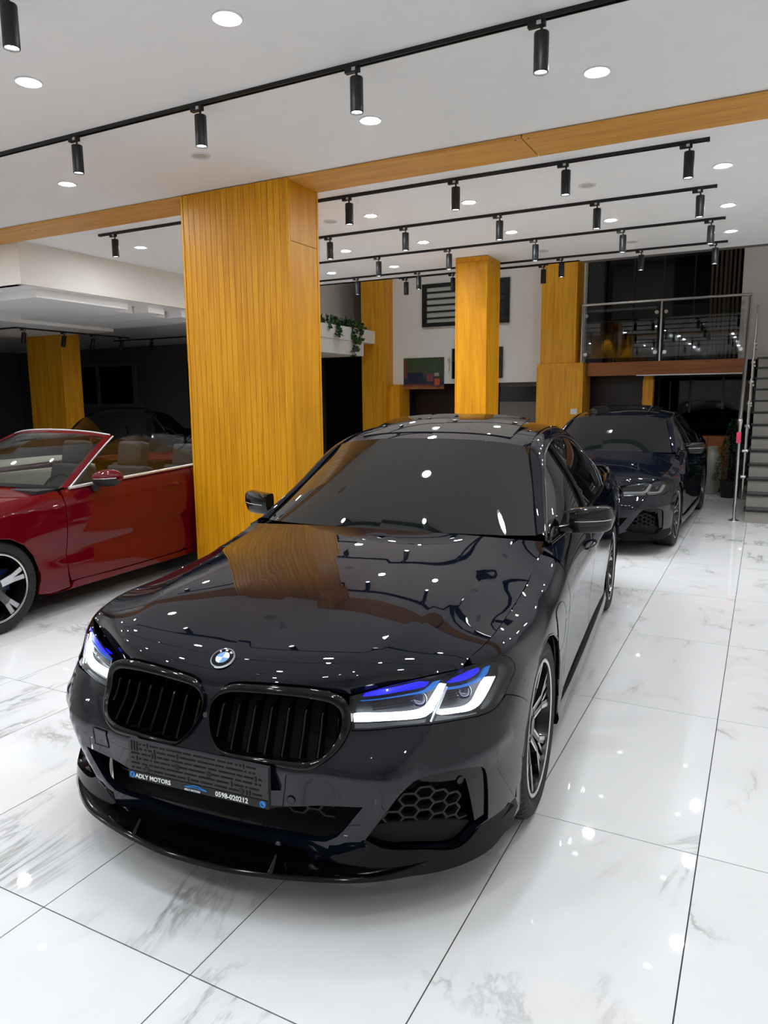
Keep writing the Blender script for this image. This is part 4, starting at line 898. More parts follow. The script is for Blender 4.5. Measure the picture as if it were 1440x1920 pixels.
        dr = [sy(1.612,z,15.3) for z in (.93,.8,.6,.4,.26)]+[sy(1.612,.232,15.3)]*2+[sy(2.0,.232,16),sy(2.42,.235,17),sy(2.50,.33,17.2)]+[sy(2.58,.42,17.3),sy(2.60,.5,17.4),sy(2.66,.62,17.6),sy(2.74,.72,17.8),sy(2.78,.85,17.9)]+[(17.95,8),(17.95,8),(16.5,8),(15.23,8),(15.23,8)]
        rdoor = panel('rear_door',B,dr,M_PAINT,car,res=.035,thick=.02,disp=d_side,sides=(s,))
        for dd,yy in ((fdoor,1.42),(rdoor,2.45)):
            pts = []
            for k in range(9):
                t = k/8; y_ = yy-.11+.22*t; u_,v_ = side_uv(B,y_,.80+.008*t,15,6); pp = eval_disp(B,np.array([u_]),np.array([v_]),.004+.026*math.sin(math.pi*t)**.6)[0][0]; pts.append(pp)
            tube('door_handle',pts,[.006+.008*math.sin(math.pi*k/8) for k in range(9)],M_PAINT,dd,10,(s,))
        # rear quarter
        ra = [side_uv(B,2.975-.372*math.cos(a),.345+.372*math.sin(a),18.5,4) for a in np.radians([-14,5,25,45,60,75,90,105,120,135,150,165,180,194])]
        oq = [(18.02,8),(18.02,8)]+[sy(2.785,z,18) for z in (.85,.74)]+[sy(2.67,.63,17.7),sy(2.607,.5,17.4),ra[0],ra[0]]+ra[1:]+[ra[-1],(20.6,.0),(20.6,.0),(22.5,0),(24,0),(25,0),(25,0),(25,4),(25,8),(25,8),(23,8),(21,8),(19.5,8)]
        panel('rear_quarter',B,oq,M_PAINT,car,res=.045,thick=.02,sides=(s,))
        panel('tail_lamp',B,[(21.2,5.6),(21.2,5.6),(22.2,5.4),(24.2,5.5),(24.2,5.5),(24.1,6.7),(22.4,6.9),(21.3,6.7)],M_TAIL,car,res=.04,thick=.01,sides=(s,),off=.006)
        # side skirt
        sk = [(.905,.43,.245),(.912,.8,.235),(.915,1.3,.232),(.915,1.9,.232),(.912,2.35,.235),(.905,2.56,.25)]
        lp = []
        for (x_,y_,z_) in sk: lp.append([(x_-.03,y_,z_+.02),(x_+.004,y_,z_),(x_+.012,y_,z_-.05),(x_+.004,y_,z_-.075),(x_-.06,y_,z_-.08)])
        loops_mesh('side_skirt',lp,M_GLOSSBLK,car,(s,),closed=False,sharp=50)
    # ---------------- glass, pillars and roof
    patch('windshield',WIND,M_TINT,car,20,20,thick=.004,sides=(1,-1))
    roofc = [(1.27,1.392),(1.6,1.450),(1.9,1.476),(2.25,1.478),(2.6,1.452),(2.95,1.378)]
    fr_ = [0,.3,.6,.85,1.0]
    rows = []
    wt = [np.array([0,1.27,1.392]),np.array([.175,1.274,1.389]),np.array([.35,1.29,1.381]),np.array([.495,1.323,1.362]),np.array([.582,1.36,1.345])]
    rows.append(wt)
    for (yc_,zc_),e in zip(roofc[1:],E1[5:10]):
        r_ = []
        for t in fr_: r_.append(np.array([e[0]*t, yc_+(e[1]-yc_)*t, zc_+(e[2]-zc_)*(t**2.6)]))
        rows.append(r_)
    RF = Surf(np.swapaxes(np.array(rows),0,1)); patch('roof',RF,M_PAINT,car,20,30,thick=.01,sides=(1,-1))
    rw = [rows[-1]]
    for (yc_,zc_),e in zip([(3.34,1.235),(3.62,1.115)],E1[10:12]):
        rw.append([np.array([e[0]*t,yc_+(e[1]-yc_)*t,zc_+(e[2]-zc_)*(t**2.4)]) for t in fr_])
    RW = Surf(np.swapaxes(np.array(rw),0,1)); patch('rear_window',RW,M_TINT,car,16,14,thick=.006,sides=(1,-1))
    tl = [rw[-1]]
    for yc_,zc_,xe,ye,ze in ((3.8,1.085,.74,3.7,1.045),(3.97,1.075,.74,3.84,1.04),(4.035,1.05,.66,3.97,1.02)): tl.append([np.array([xe*t,yc_+(ye-yc_)*t**2,zc_+(ze-zc_)*t**2]) for t in fr_])
    patch('trunk_lid',Surf(np.swapaxes(np.array(tl),0,1)),M_PAINT,car,16,16,thick=.02,sides=(1,-1))
    for s in (1,-1):
        e1 = np.array(E1); e2 = np.array(E2); mid = (e1+e2)/2+np.array([.012,0,.014])
        SP = Surf(np.stack([e2,mid*.0+(.70*e2+.30*e1)+np.array([.009,0,.010]),(.3*e2+.7*e1)+np.array([.007,0,.012]),e1],1))
        patch('roof_pillar',SP,M_PAINT,car,60,10,thick=.006,sides=(s,),seam_u0=False,flip=True)
        e3 = np.array(E3); SG = Surf(np.stack([e3,(.66*e3+.34*e2)+np.array([.014,0,.004]),(.34*e3+.66*e2)+np.array([.014,0,.004]),e2],1))
        patch('side_window',SG,M_TINT,car,60,12,thick=.004,sides=(s,),seam_u0=False,off=-.006)
        tube('window_trim',[tuple(p) for p in resample(E2,.06,False)],.0055,M_STEELDARK if False else mat('satin_trim',(70,70,72),.25,metal=.8,noise=.03),car,8,(s,))
        tube('window_trim',[tuple(p) for p in resample(np.array(E3)+np.array([.004,0,.003]),.06,False)],.0075,M_GLOSSBLK,car,8,(s,))
        for (ua,ub,w_) in ((5.06,4.95,.034),(8.45,9.55,.010)):
            pa = SG(np.array([ua]),np.array([0.02]))[0]; pb = SG(np.array([ub]),np.array([2.98]))[0]; pm = (SG(np.array([(ua+ub)/2]),np.array([1.5]))[0])
            tube('window_post',[pa,(pa+pm)/2+np.array([.004,0,0]),pm,(pb+pm)/2+np.array([.004,0,0]),pb],w_*.5,M_GLOSSBLK if w_ > .02 else MATS['satin_trim'],car,8,(s,))
        # shoulder between the belt and the glass
        sh = [tuple(p) for p in e3[2:]]
        bt = [eval_disp(B,np.array([side_uv(B,p[1],.97,15,7.6)[0]]),np.array([8.0]),0)[0][0] for p in e3[2:]]
        SS = Surf(np.stack([np.array(bt),(np.array(bt)+np.array(sh))/2+np.array([0,0,.006]),np.array(sh)],1)); patch('belt_moulding',SS,M_PAINT,car,40,6,thick=0,sides=(s,),seam_u0=False)
        patch('cowl_corner',Surf(np.array([[(.78,.50,.872),(.83,.50,.862)],[(.782,.60,.900),(.828,.60,.888)],[(.78,.68,.930),(.835,.70,.905)],[(.782,.74,.936),(.835,.80,.920)]])),M_GLOSSBLK,car,8,4,thick=0,sides=(s,),seam_u0=False,flip=True)
        # mirror
        mr = empty('mirror',(0,0,0),parent=car)
        secs = []
        for t in np.linspace(0,1,17):
            x_ = .868+.205*t
            tip = max(0.0,1-(max(0,t-.45)/.55)**5)
            hz = (.060+.006*t)*tip**.45+.003; hy = (.058+.020*t)*tip**.5+.003; zc_ = 1.008+.010*t; yc_ = .985+.085*t*t
            lp = []
            for a in np.linspace(0,2*math.pi,32,endpoint=False):
                ca,sa = math.cos(a),math.sin(a); e = .5
                yy = math.copysign(abs(ca)**e,ca)*hy; zz = math.copysign(abs(sa)**e,sa)*hz
                if yy > 0: yy *= .5
                if zz < 0 and yy < 0: yy *= 1-.35*abs(zz)/hz
                lp.append((x_,yc_+yy,zc_+zz))
            secs.append(lp)
        loops_mesh('mirror_cap',secs,M_CARBON,mr,(s,),sharp=60,cap=True)
        band = []
        for lp in secs[1:-1]:
            c_ = np.mean(lp,0); pts = [np.array(lp[i]) for i in (17,18,19,20,21,22,23)]; band.append([tuple(c_+(q_-c_)*1.015) for q_ in pts])
        loops_mesh('mirror_underside',band,M_GLOSSBLK,mr,(s,),closed=False,sharp=50)
        tube('mirror_signal',[tuple(np.array(lp[16])+np.array([0,-.002,0])) for lp in secs[2:-1]],.0022,M_CHROME,mr,6,(s,))
        tube('mirror_horn',[(.93,.965,1.060),(.90,.93,1.066),(.868,.89,1.066),(.845,.865,1.062)],[.014,.012,.009,.004],M_CARBON,mr,8,(s,))
        tube('mirror_arm',[(.80,.93,.955),(.845,.95,.965),(.89,.97,.975),(.93,.985,.98)],[.030,.026,.022,.020],M_GLOSSBLK,mr,10,(s,))
        panelm = Surf(np.array([[(.80,.72,.948),(.772,.86,1.015)],[(.81,.80,.955),(.79,.90,1.02)],[(.828,.90,.958),(.80,.955,1.03)]])); patch('mirror_sail',panelm,M_GLOSSBLK,mr,8,6,thick=.004,sides=(s,),seam_u0=False,off=.004)
        bm = bmesh.new(); bm_box(bm,(.89,1.022,.965),(1.03,1.03,1.05)); 
        o = bm_done(bm,'mirror_glass',M_TINT,mr,bevel=.008)
        if s < 0: 
            for v in o.data.vertices: v.co.x *= -1
            o.data.flip_normals()
        # wheel-arch liner
        for yc_,nm in ((0.0,'wheel_arch_liner'),(2.975,'wheel_arch_liner')):
            lo_ = [[(x_,yc_-.40*math.cos(a),.345+.40*math.sin(a)) for a in np.radians(np.linspace(-12,190,26))] for x_ in (.58,.90)]
            loops_mesh(nm,lo_,M_VOID,car,(s,),closed=False,sharp=60)
            bm = bmesh.new(); c0 = bm.verts.new((.58*s,yc_,.345)); vs = [bm.verts.new((.58*s,yc_-.40*math.cos(a),.345+.40*math.sin(a))) for a in np.radians(np.linspace(-12,190,26))]
            for a,b in zip(vs[:-1],vs[1:]): bm.faces.new((c0,a,b))
            bm_done(bm,'wheel_arch_wall',M_VOID,car)
    # sunroof glass tilted open at its rear edge
    sr = [[np.array([x_,y_,0.0]) for x_ in (0,.16,.32,.46)] for y_ in (1.42,1.6,1.78,1.97)]
    for j,r_ in enumerate(sr):
        for p_ in r_:
            uu = np.interp(p_[0],[0,.17,.34,.485,.57],[0,1,2,3,4]); vv = np.interp(p_[1],[1.27,1.6,1.9,2.25],[0,1,2,3]); p_[2] = RF(np.array([uu]),np.array([vv]))[0,2]+.004+.036*(j/3)**1.3
    patch('sunroof',Surf(np.swapaxes(np.array(sr),0,1)),M_TINT,car,14,14,thick=.006,sides=(1,-1))
    # ---------------- inner masses
    box('underbody',(-.56,-.72,.17),(.56,3.85,.60),M_VOID,car)
    box('cabin_floor',(-.70,.45,.19),(.70,2.5,.50),M_VOID,car)
    # interior shapes faintly seen through the glass are left to the opaque tint
    for s in (1,-1):
        make_wheel(car,.790*s,0.0,R=.347,side=s); make_wheel(car,.792*s,2.975,R=.347,side=s)
    return car
LIPC = [(0,-.992),(.12,-.988),(.25,-.966),(.345,-.944),(.47,-.906),(.56,-.866),(.66,-.796),(.715,-.742),(.80,-.628),(.872,-.506),(.902,-.43)]
def add_lip(car):
    P = resample(LIPC,.03,False); T = np.gradient(P,axis=0); T /= np.linalg.norm(T,axis=1,keepdims=True); Nn = np.stack([-T[:,1],T[:,0]],1); Nn[0] = (0,1)
    secs = []
    s_ = np.linspace(0,1,len(P))
    for p,nn,t in zip(P,Nn,s_):
        up = .030*np.clip((t-.80)/.2,0,1)**1.5; d = .115
        q = lambda o,z: (p[0]+nn[0]*o,p[1]+nn[1]*o,z)
        k = np.clip((t-.45)/.35,0,1); k = k*k*(3-2*k)*.042
        secs.append([q(d,.200+up+k),q(.03,.187+up+k),q(.008,.184+up+k),q(.002,.180+up+k),q(0,.170+up*.6),q(.010,.163+up*.4),q(d,.150)])
    full = [[(-a,b,c) for a,b,c in S_] for S_ in reversed(secs[1:])]+secs
    lip = loops_mesh('front_lip',full,M_LIPBLK,car,(1,),closed=True,sharp=35,cap=True)[0]
    for s in (1,-1):
        for x_,y_ in ((.264,-.93),):
            bm = bmesh.new()
            vs = [bm.verts.new(v) for v in ((x_*s-.008,y_-.028,.183),(x_*s+.008,y_-.028,.183),(x_*s+.008,y_+.03,.190),(x_*s-.008,y_+.03,.190),(x_*s-.004,y_+.012,.222),(x_*s+.004,y_+.012,.222))]
            for f in ((0,1,5,4),(1,2,5),(3,0,4),(2,3,4,5),(0,3,2,1)): bm.faces.new([vs[i] for i in f])
            bm_done(bm,'lip_fin',M_GLOSSBLK,lip,bevel=.001)
    return lip
# ================================================================== RED CONVERTIBLE
CPLAN = np.array([(0,-.80),(.20,-.79),(.40,-.755),(.58,-.69),(.72,-.58),(.80,-.46),(.85,-.34),(.882,-.2),(.896,-.05),(.900,.12),(.899,.32),(.896,.62),(.894,1.0),(.894,1.5),(.896,2.0),(.90,2.45),(.905,2.84),(.89,3.2),(.84,3.5),(.70,3.68),(.4,3.76),(0,3.78)])
CROWS = {0:[(.05,.18),(.02,.28),(0,.38),(0,.48),(.01,.57),(.03,.65),(.06,.71),(.10,.76),(.16,.80)],
5:[(.04,.18),(.015,.28),(0,.38),(0,.48),(.005,.57),(.015,.65),(.035,.73),(.07,.79),(.12,.825)],
9:[(.02,.19),(.012,.29),(.006,.40),(0,.52),(0,.62),(.002,.71),(.012,.80),(.045,.875),(.11,.915)],
11:[(.034,.18),(.026,.27),(.022,.36),(.032,.46),(.012,.56),(0,.68),(.001,.81),(.018,.89),(.064,.95)],
14:[(.034,.18),(.026,.27),(.022,.36),(.034,.47),(.012,.59),(0,.70),(.001,.84),(.018,.94),(.064,1.008)],
16:[(.02,.20),(.01,.30),(.004,.40),(0,.50),(0,.62),(0,.74),(.006,.86),(.03,.95),(.08,1.03)],
18:[(.03,.22),(.01,.32),(0,.42),(0,.52),(.004,.64),(.006,.76),(.012,.87),(.04,.96),(.10,1.02)],
21:[(.06,.24),(.03,.34),(.01,.44),(0,.54),(.02,.65),(.04,.76),(.05,.86),(.06,.95),(.10,1.0)]}
def belt_from(plan, rows):
    P = plan; T = np.gradient(P,axis=0); T /= np.linalg.norm(T,axis=1,keepdims=True); T[0] = (1,0); T[-1] = (-1,0); N = np.stack([-T[:,1],T[:,0]],1); g_ = np.zeros((len(P),9,3))
    for i in range(len(P)):
        r = lerp_keys(rows,i)
        for j in range(9): g_[i,j,:2] = P[i]+N[i]*r[j,0]; g_[i,j,2] = r[j,1]
    g_[0,:,0] = 0; g_[-1,:,0] = 0
    return Surf(g_)
M_RED = mat('hyacinth_red_paint',(.115,.0010,.0055),.5,metal=0.0,spec=0.0,coat_ior=1.44,coat=1.0,coat_rough=.012,noise=0,lin=True)
M_LEATHER = mat('grey_brown_leather',(62,54,51),.55,noise=.12,nscale=30,bump=.2)
M_CREAM = mat('cream_leather',(206,196,170),.55,noise=.08,nscale=30,bump=.2)
M_CARGLASS = glass_mat('car_glass',(.52,.60,.60))
def make_convertible():
    car = empty('convertible',(0,0,0)); B = belt_from(CPLAN,CROWS)
    def sy(y,z,u0): return side_uv(B,y,z,u0,4)
    def dd(u,v):
        # falling upper crease and rising lower crease along the flank
        up = .006*np.maximum(0,1-np.abs((v-(6.35-.03*(u-9)))*.1)/.045)*np.clip((u-7.5)/1.5,0,1)
        vl = 3.0+np.clip((u-10.5)*.16,0,1.2); lo = -.010*np.maximum(0,1-np.abs((v-vl)*.1)/.07)*np.clip((u-10.6)/1.0,0,1)*np.clip((17-u)/1,0,1)
        return up+lo
    fa = [side_uv(B,.36*-math.cos(a),.335+.358*math.sin(a),9+a*.9-1,4) for a in np.radians([-20,-5,10,30,50,70,90,110,130,150,170,185,200])]
    fa = [side_uv(B,.357*-math.cos(a),.335+.357*math.sin(a),9,4) for a in np.radians([-20,-5,10,30,50,70,90,110,130,150,170,185,200])]
    ra = [side_uv(B,2.84-.36*math.cos(a),.335+.36*math.sin(a),16,4) for a in np.radians([-20,-5,15,35,55,75,90,105,125,145,165,185,200])]
    for s in (1,-1):
        f = panel('fender',B,[(6.2,8),(6.2,8),(8,8),(10,8),(10.95,8),(10.95,8)]+[sy(.615,z,11) for z in (.86,.7,.5,.3)]+[sy(.63,.20,11)]*2+[sy(.45,.19,10.6),fa[-1],fa[-1]]+list(reversed(fa[4:-1]))+[fa[3],fa[3],(6.6,4.2),(6.2,5),(6.2,5)],M_RED,car,res=.035,thick=.02,disp=dd,sides=(s,))
        dr = panel('door',B,[(11.05,8),(11.05,8)]+[sy(.622,z,11) for z in (.86,.7,.5,.33)]+[sy(.645,.245,11)]*2+[sy(1.2,.235,12.5),sy(1.85,.235,13.7),sy(1.95,.25,13.9)]+[sy(2.02,.36,14),sy(2.06,.5,14.1),sy(2.10,.7,14.2),sy(2.12,.9,14.2)]+[(14.25,8),(14.25,8),(13,8),(12,8)],M_RED,car,res=.035,thick=.02,disp=dd,sides=(s,))
        pts = []
        for k in range(9):
            t = k/8; u_,v_ = side_uv(B,1.72+.20*t,.872+.006*t,13,6.5); pts.append(eval_disp(B,np.array([u_]),np.array([v_]),.004+.026*math.sin(math.pi*t)**.6,dd)[0][0])
        tube('door_handle',pts,[.006+.009*math.sin(math.pi*k/8) for k in range(9)],M_RED,dr,10,(s,))
        panel('sill',B,[sy(.40,.185,10.5),sy(.64,.19,11),sy(.66,.235,11),sy(1.2,.226,12.5),sy(1.9,.228,13.8),sy(2.44,.24,14.9),sy(2.47,.2,14.9),(15,.02),(15,.02),(13,.02),(11,.02),(10.6,.02)],M_RED,car,res=.04,thick=.05,sides=(s,),off=.008)
        panel('rear_quarter',B,[(14.3,8),(14.3,8)]+[sy(2.125,.9,14.3),sy(2.105,.7,14.2),sy(2.065,.5,14.1),sy(2.03,.36,14),sy(1.96,.25,13.9),sy(2.4,.24,14.9),ra[0],ra[0]]+ra[1:]+[ra[-1],(17.6,0),(17.6,0),(19,0),(21,0),(21,0),(21,4),(21,8),(21,8),(19,8),(17,8),(15.5,8)],M_RED,car,res=.05,thick=.02,sides=(s,))
        panel('front_bumper',B,[(0,0),(0,0),(3,0),(6,0),(fa[0][0],0),(fa[0][0],0),fa[0],fa[1],fa[2],fa[3],fa[3],(6.55,4.1),(6.15,4.9),(6.15,8),(6.15,8),(3,8),(0,8),(0,8)],M_RED,car,res=.05,thick=.02,sides=(s,))
        tube('arch_lip',[eval_disp(B,np.array([u]),np.array([v]),-.004)[0][0] for u,v in fa[1:]],.006,M_RED,f,8,(s,))
        panel('headlight',B,[(3.6,5.3),(3.6,5.3),(5.8,5.0),(6.9,5.9),(6.9,6.9),(5.6,7.1),(3.7,6.8)],M_HOUSE,car,res=.05,thick=.01,sides=(s,),off=.006)
        for yc_ in (0.0,2.84):
            loops_mesh('wheel_arch_liner',[[(x_,yc_-.39*math.cos(a),.335+.39*math.sin(a)) for a in np.radians(np.linspace(-25,205,24))] for x_ in (.56,.87)],M_VOID,car,(s,),closed=False,sharp=60)
            bm = bmesh.new(); c0 = bm.verts.new((.56*s,yc_,.335)); vs = [bm.verts.new((.56*s,yc_-.39*math.cos(a),.335+.39*math.sin(a))) for a in np.radians(np.linspace(-25,205,24))]
            for a,b in zip(vs[:-1],vs[1:]): bm.faces.new((c0,a,b))
            bm_done(bm,'wheel_arch_wall',M_VOID,car)
            make_wheel(car,.765*s,yc_,R=.335,W=.235,rim=.243,kind='twin',side=s)
    # hood
    hy = [-.70,-.60,-.40,-.15,.10,.35,.55]; hz = [.80,.835,.875,.91,.94,.962,.972]; g_ = []
    for t in np.linspace(0,1,6):
        col = []
        for y_,z_ in zip(hy,hz):
            k = (y_+.7)/1.25; xe = .66+.135*min(1,k*1.6); ze = .80+.12*k; ye = y_+.22*(1-k)+.12*k
            col.append((xe*t,y_+(ye-y_)*t**2.2,z_+(ze-z_)*t**2.4))
        g_.append(col)
    patch('hood',Surf(np.array(g_)),M_RED,car,20,20,thick=.02,sides=(1,-1))
    # windscreen with red frame and bright outer trim
    A = [(.80,.70,.955),(.745,.89,1.06),(.685,1.08,1.16),(.635,1.25,1.25),(.585,1.41,1.325)]       # pillar line
    base = [(0,.52,.975),(.3,.54,.972),(.58,.60,.965),(.80,.70,.955)]; top = [(0,1.30,1.372),(.22,1.315,1.366),(.43,1.36,1.35),(.585,1.41,1.325)]
    rows = []
    for k in range(5):
        t = k/4; r_ = [np.array(base[i])*(1-t)+np.array(top[i])*t+np.array([0,0,.035*math.sin(math.pi*t)]) for i in range(3)]+[np.array(A[k])]; rows.append(r_)
    WS = Surf(np.swapaxes(np.array(rows),0,1)); patch('windscreen',WS,M_CARGLASS,car,16,16,thick=0,sides=(1,-1))
    hd = resample(top,.03,False); full = [(-p[0],p[1],p[2]) for p in hd[::-1]]+[tuple(p) for p in hd[1:]]
    loops_mesh('header_bar',[[(p[0],p[1]-.05,p[2]-.022),(p[0],p[1]-.012,p[2]+.004),(p[0],p[1]+.02,p[2]+.008),(p[0],p[1]+.045,p[2]-.01),(p[0],p[1]+.03,p[2]-.03),(p[0],p[1]-.02,p[2]-.034)] for p in full],M_RED,car,(1,),closed=True,sharp=50,cap=True)
    tube('header_trim',[(p[0],p[1]+.012,p[2]+.010) for p in full],.006,M_ALU,car,8)
    for s in (1,-1):
        pl = resample(A,.04,False)
        loops_mesh('screen_pillar',[[(p[0]-.045,p[1]-.015,p[2]-.002),(p[0]-.01,p[1]-.012,p[2]+.012),(p[0]+.016,p[1]+.01,p[2]+.002),(p[0]+.010,p[1]+.04,p[2]-.014),(p[0]-.03,p[1]+.03,p[2]-.02)] for p in pl],M_RED,car,(s,),closed=True,sharp=45,cap=True)
        tube('pillar_trim',[(p[0]+.016,p[1]+.03,p[2]-.004) for p in pl],.0075,M_ALU,car,8,(s,))
        bl = [(.852,.70,.957),(.856,.95,.968),(.858,1.3,.983),(.858,1.7,.998),(.856,2.1,1.012),(.84,2.5,1.03)]
        tube('belt_trim',[tuple(p) for p in resample(np.array(bl)+np.array([0,0,.006]),.08,False)],.012,M_ALU,car,8,(s,))
        wl = np.array([(.838,.76,.97),(.842,1.1,.98),(.842,1.5,.995),(.84,2.1,1.015),(.82,2.5,1.03)]); wu = np.array([(.80,.84,1.02),(.70,1.18,1.20),(.655,1.50,1.315),(.66,2.05,1.315),(.70,2.45,1.24)])
        patch('side_glass',Surf(np.stack([wl,wl*.66+wu*.34+np.array([.015,0,0]),wl*.34+wu*.66+np.array([.015,0,0]),wu],1)),M_CARGLASS,car,30,8,thick=0,sides=(s,),seam_u0=False)
        # door mirror
        mr = empty('mirror',(0,0,0),parent=car); secs = []
        for t in np.linspace(0,1,13):
            x_ = .895+.215*t; k = 1.3*max(.02,1-abs(2*(t-.47))**2.6)**.55
            secs.append([(x_,.93+.075*t+(.075*k*math.cos(a) if math.cos(a) < 0 else .04*k*math.cos(a)),1.015+.010*t+.052*k*math.copysign(abs(math.sin(a))**.8,math.sin(a))) for a in np.linspace(0,2*math.pi,24,endpoint=False)])
        loops_mesh('mirror_cap',secs,M_RED,mr,(s,),sharp=60,cap=True)
        band = []
        for lp in secs[1:-1]:
            c_ = np.mean(lp,0); band.append([tuple(c_+(np.array(lp[i])-c_)*1.02) for i in (12,13,14,15,16,17,18)])
        loops_mesh('mirror_underside',band,M_MATBLK,mr,(s,),closed=False,sharp=60)
        tube('mirror_signal',[tuple(np.array(lp[12])+np.array([0,-.003,0])) for lp in secs[3:-1]],.004,M_CLEAR if False else M_CHROME,mr,6,(s,))
        tube('mirror_stalk',[(.875,.93,.93),(.90,.93,.955),(.935,.94,.985)],[.030,.026,.024],M_MATBLK,mr,10,(s,))
        # seats
        for ys,sc_ in ((1.55,1.0),(2.35,.9)):
            st = empty('seat',(.36*s,ys,.30),0,parent=car)
            def cushion(nm,a,b,lean,mm=M_LEATHER):
                bm = bmesh.new(); bm_box(bm,a,b); o = bm_done(bm,nm,mm,st,bevel=.06,seg=5,smooth=80); o.rotation_euler = (lean,0,0); return o
            c1 = cushion('seat_cushion',(-.25,-.35,0),(.25,.20,.20),-.06); c2 = cushion('seat_back',(-.24,-.08,0),(.24,.07,.62*sc_),-.28); c2.location = (0,.17,.12)
            c3 = cushion('head_restraint',(-.15,-.065,0),(.15,.065,.25),-.2); c3.location = (0,.35*sc_,.70*sc_)
    box('dashboard',(-.72,.56,.62),(.72,.86,.945),M_CREAM,car,bevel=.06)
    box('dash_top',(-.74,.50,.90),(.74,.84,.958),M_MATBLK,car,bevel=.03)
    bm = bmesh.new(); bm_lathe(bm,[(.17+.014*math.cos(a),.014*math.sin(a)) for a in np.linspace(0,2*math.pi,12,endpoint=False)],32,close=True); sw = bm_done(bm,'steering_wheel',M_MATBLK,car,smooth=60); sw.location = (.36,1.02,.86); sw.rotation_euler = (math.radians(68),0,0)
    bm = bmesh.new(); bm_cyl(bm,(0,0,-.02),(0,0,.02),.055,n=20); bm_box(bm,(-.17,-.012,-.006),(.17,.012,.006)); o = bm_done(bm,'steering_hub',M_MATBLK,sw,smooth=40)
    for s in (1,-1): box('door_trim',(.72*s if s > 0 else -.80,.75,.35),(.80 if s > 0 else -.72,2.5,.965),M_CREAM,car,bevel=.03)
    box('cabin_floor',(-.72,.3,.18),(.72,2.9,.34),M_VOID,car); box('underbody',(-.55,-.6,.17),(.55,3.5,.55),M_VOID,car)
    rows = []
    for y_,zc_,ze in ((2.62,1.02,1.0),(2.9,1.06,1.03),(3.2,1.06,1.03),(3.55,1.03,1.0),(3.72,.98,.96)): rows.append([(.82*t*(1-.10*max(0,y_-3.2)),y_-(.12*t*t*max(0,(y_-3))),zc_+(ze-zc_)*t*t) for t in (0,.33,.66,1)])
    patch('rear_deck',Surf(np.swapaxes(np.array(rows),0,1)),M_RED,car,12,16,thick=.02,sides=(1,-1))
    return car
# ================================================================== REAR OF THE HALL
# ---- white wall furniture
def bk(x,y,z): return (x*KB,y*KB,1.61+(z-1.61)*KB)
def barred_window():
    w = empty('barred_window',bk(-4.16,10.715,2.74),0,'black framed window with horizontal bars high on the white wall','window')
    for a,b in (((-.71,-.03,0),(.71,.0,.06)),((-.71,-.03,.59),(.71,0,.65)),((-.71,-.03,.06),(-.63,0,.59)),((.63,-.03,.06),(.71,0,.59)),((-.03,-.03,.06),(.03,0,.59))): box('frame',a,b,M_BLACK,w,bevel=.002)
    for x0,x1 in ((-.63,-.03),(.03,.63)):
        box('pane',(x0,-.012,.06),(x1,-.008,.59),mat('frosted_pane',(186,190,184),.35,noise=.04) if x0 < 0 else mat('dusk_pane',(52,62,70),.15,noise=.08),w)
        for k in range(5): box('bar',(x0,-.028,.115+k*.097),(x1,-.013,.142+k*.097),M_BLACK,w,bevel=.001)
    return w
w_ = barred_window(); w_.scale = (KB,)*3
po = empty('poster',bk(-4.85,10.71,1.78),0,'unframed colour poster of a forest picnic hung at the wall edge','poster')
def poster_mat():
    m = bpy.data.materials.new('poster_print'); m.use_nodes = True; nt = m.node_tree; b = nt.nodes['Principled BSDF']; N = nt.nodes.new; L = nt.links.new
    tc = N('ShaderNodeTexCoord'); vo = N('ShaderNodeTexVoronoi'); vo.inputs['Scale'].default_value = 24; L(tc.outputs['Object'],vo.inputs['Vector'])
    sx = N('ShaderNodeSeparateXYZ'); L(tc.outputs['Object'],sx.inputs[0])
    rp = N('ShaderNodeValToRGB'); e = rp.color_ramp.elements; e[0].position = 0; e[0].color = s2l((150,92,48))+(1,); e[1].position = 1; e[1].color = s2l((58,72,42))+(1,)
    for p_,c_ in ((.16,(160,95,45)),(.22,(120,60,50)),(.3,(30,34,60)),(.5,(54,60,62)),(.62,(62,76,48))): x = rp.color_ramp.elements.new(p_); x.color = s2l(c_)+(1,)
    mr = N('ShaderNodeMapRange'); mr.inputs['From Min'].default_value = 0; mr.inputs['From Max'].default_value = .5; n = N('ShaderNodeTexNoise'); n.inputs['Scale'].default_value = 6; L(tc.outputs['Object'],n.inputs['Vector'])
    ad = N('ShaderNodeMath'); ad.operation = 'MULTIPLY_ADD'; ad.inputs[1].default_value = .12; L(n.outputs['Fac'],ad.inputs[0]); L(sx.outputs['Z'],ad.inputs[2]); L(ad.outputs[0],mr.inputs['Value']); L(mr.outputs[0],rp.inputs['Fac'])
    mx = N('ShaderNodeMix'); mx.data_type = 'RGBA'; mx.blend_type = 'OVERLAY'; mx.inputs['Factor'].default_value = .22; L(rp.outputs['Color'],mx.inputs['A']); L(vo.outputs['Color'],mx.inputs['B']); L(mx.outputs['Result'],b.inputs['Base Color'])
    b.inputs['Roughness'].default_value = .5; return m
box('print',(-.35,-.012,0),(.35,0,.49),poster_mat(),po)
for (x0,x1,z0,z1,c_) in ((-.27,-.01,.12,.26,(30,38,64)),(.06,.17,.12,.24,(128,70,66)),(.19,.28,.06,.16,(190,88,34)),(.19,.27,.2,.25,(160,152,136)),(-.34,-.29,.18,.45,(120,66,50))):
    box('print_patch',(x0,-.0135,z0),(x1,-.0125,z1),mat('print_%d_%d_%d'%c_,c_,.5,noise=.2,nscale=20),po)
tv = empty('wall_screen',bk(-3.945,10.71,1.93),0,'black flat screen on the white wall, half hidden by the square column','screen')
box('bezel',(-.405,-.05,0),(.405,0,.46),M_BLACK,tv,bevel=.006); box('display',(-.39,-.053,.015),(.39,-.0505,.445),M_DGLASS,tv)
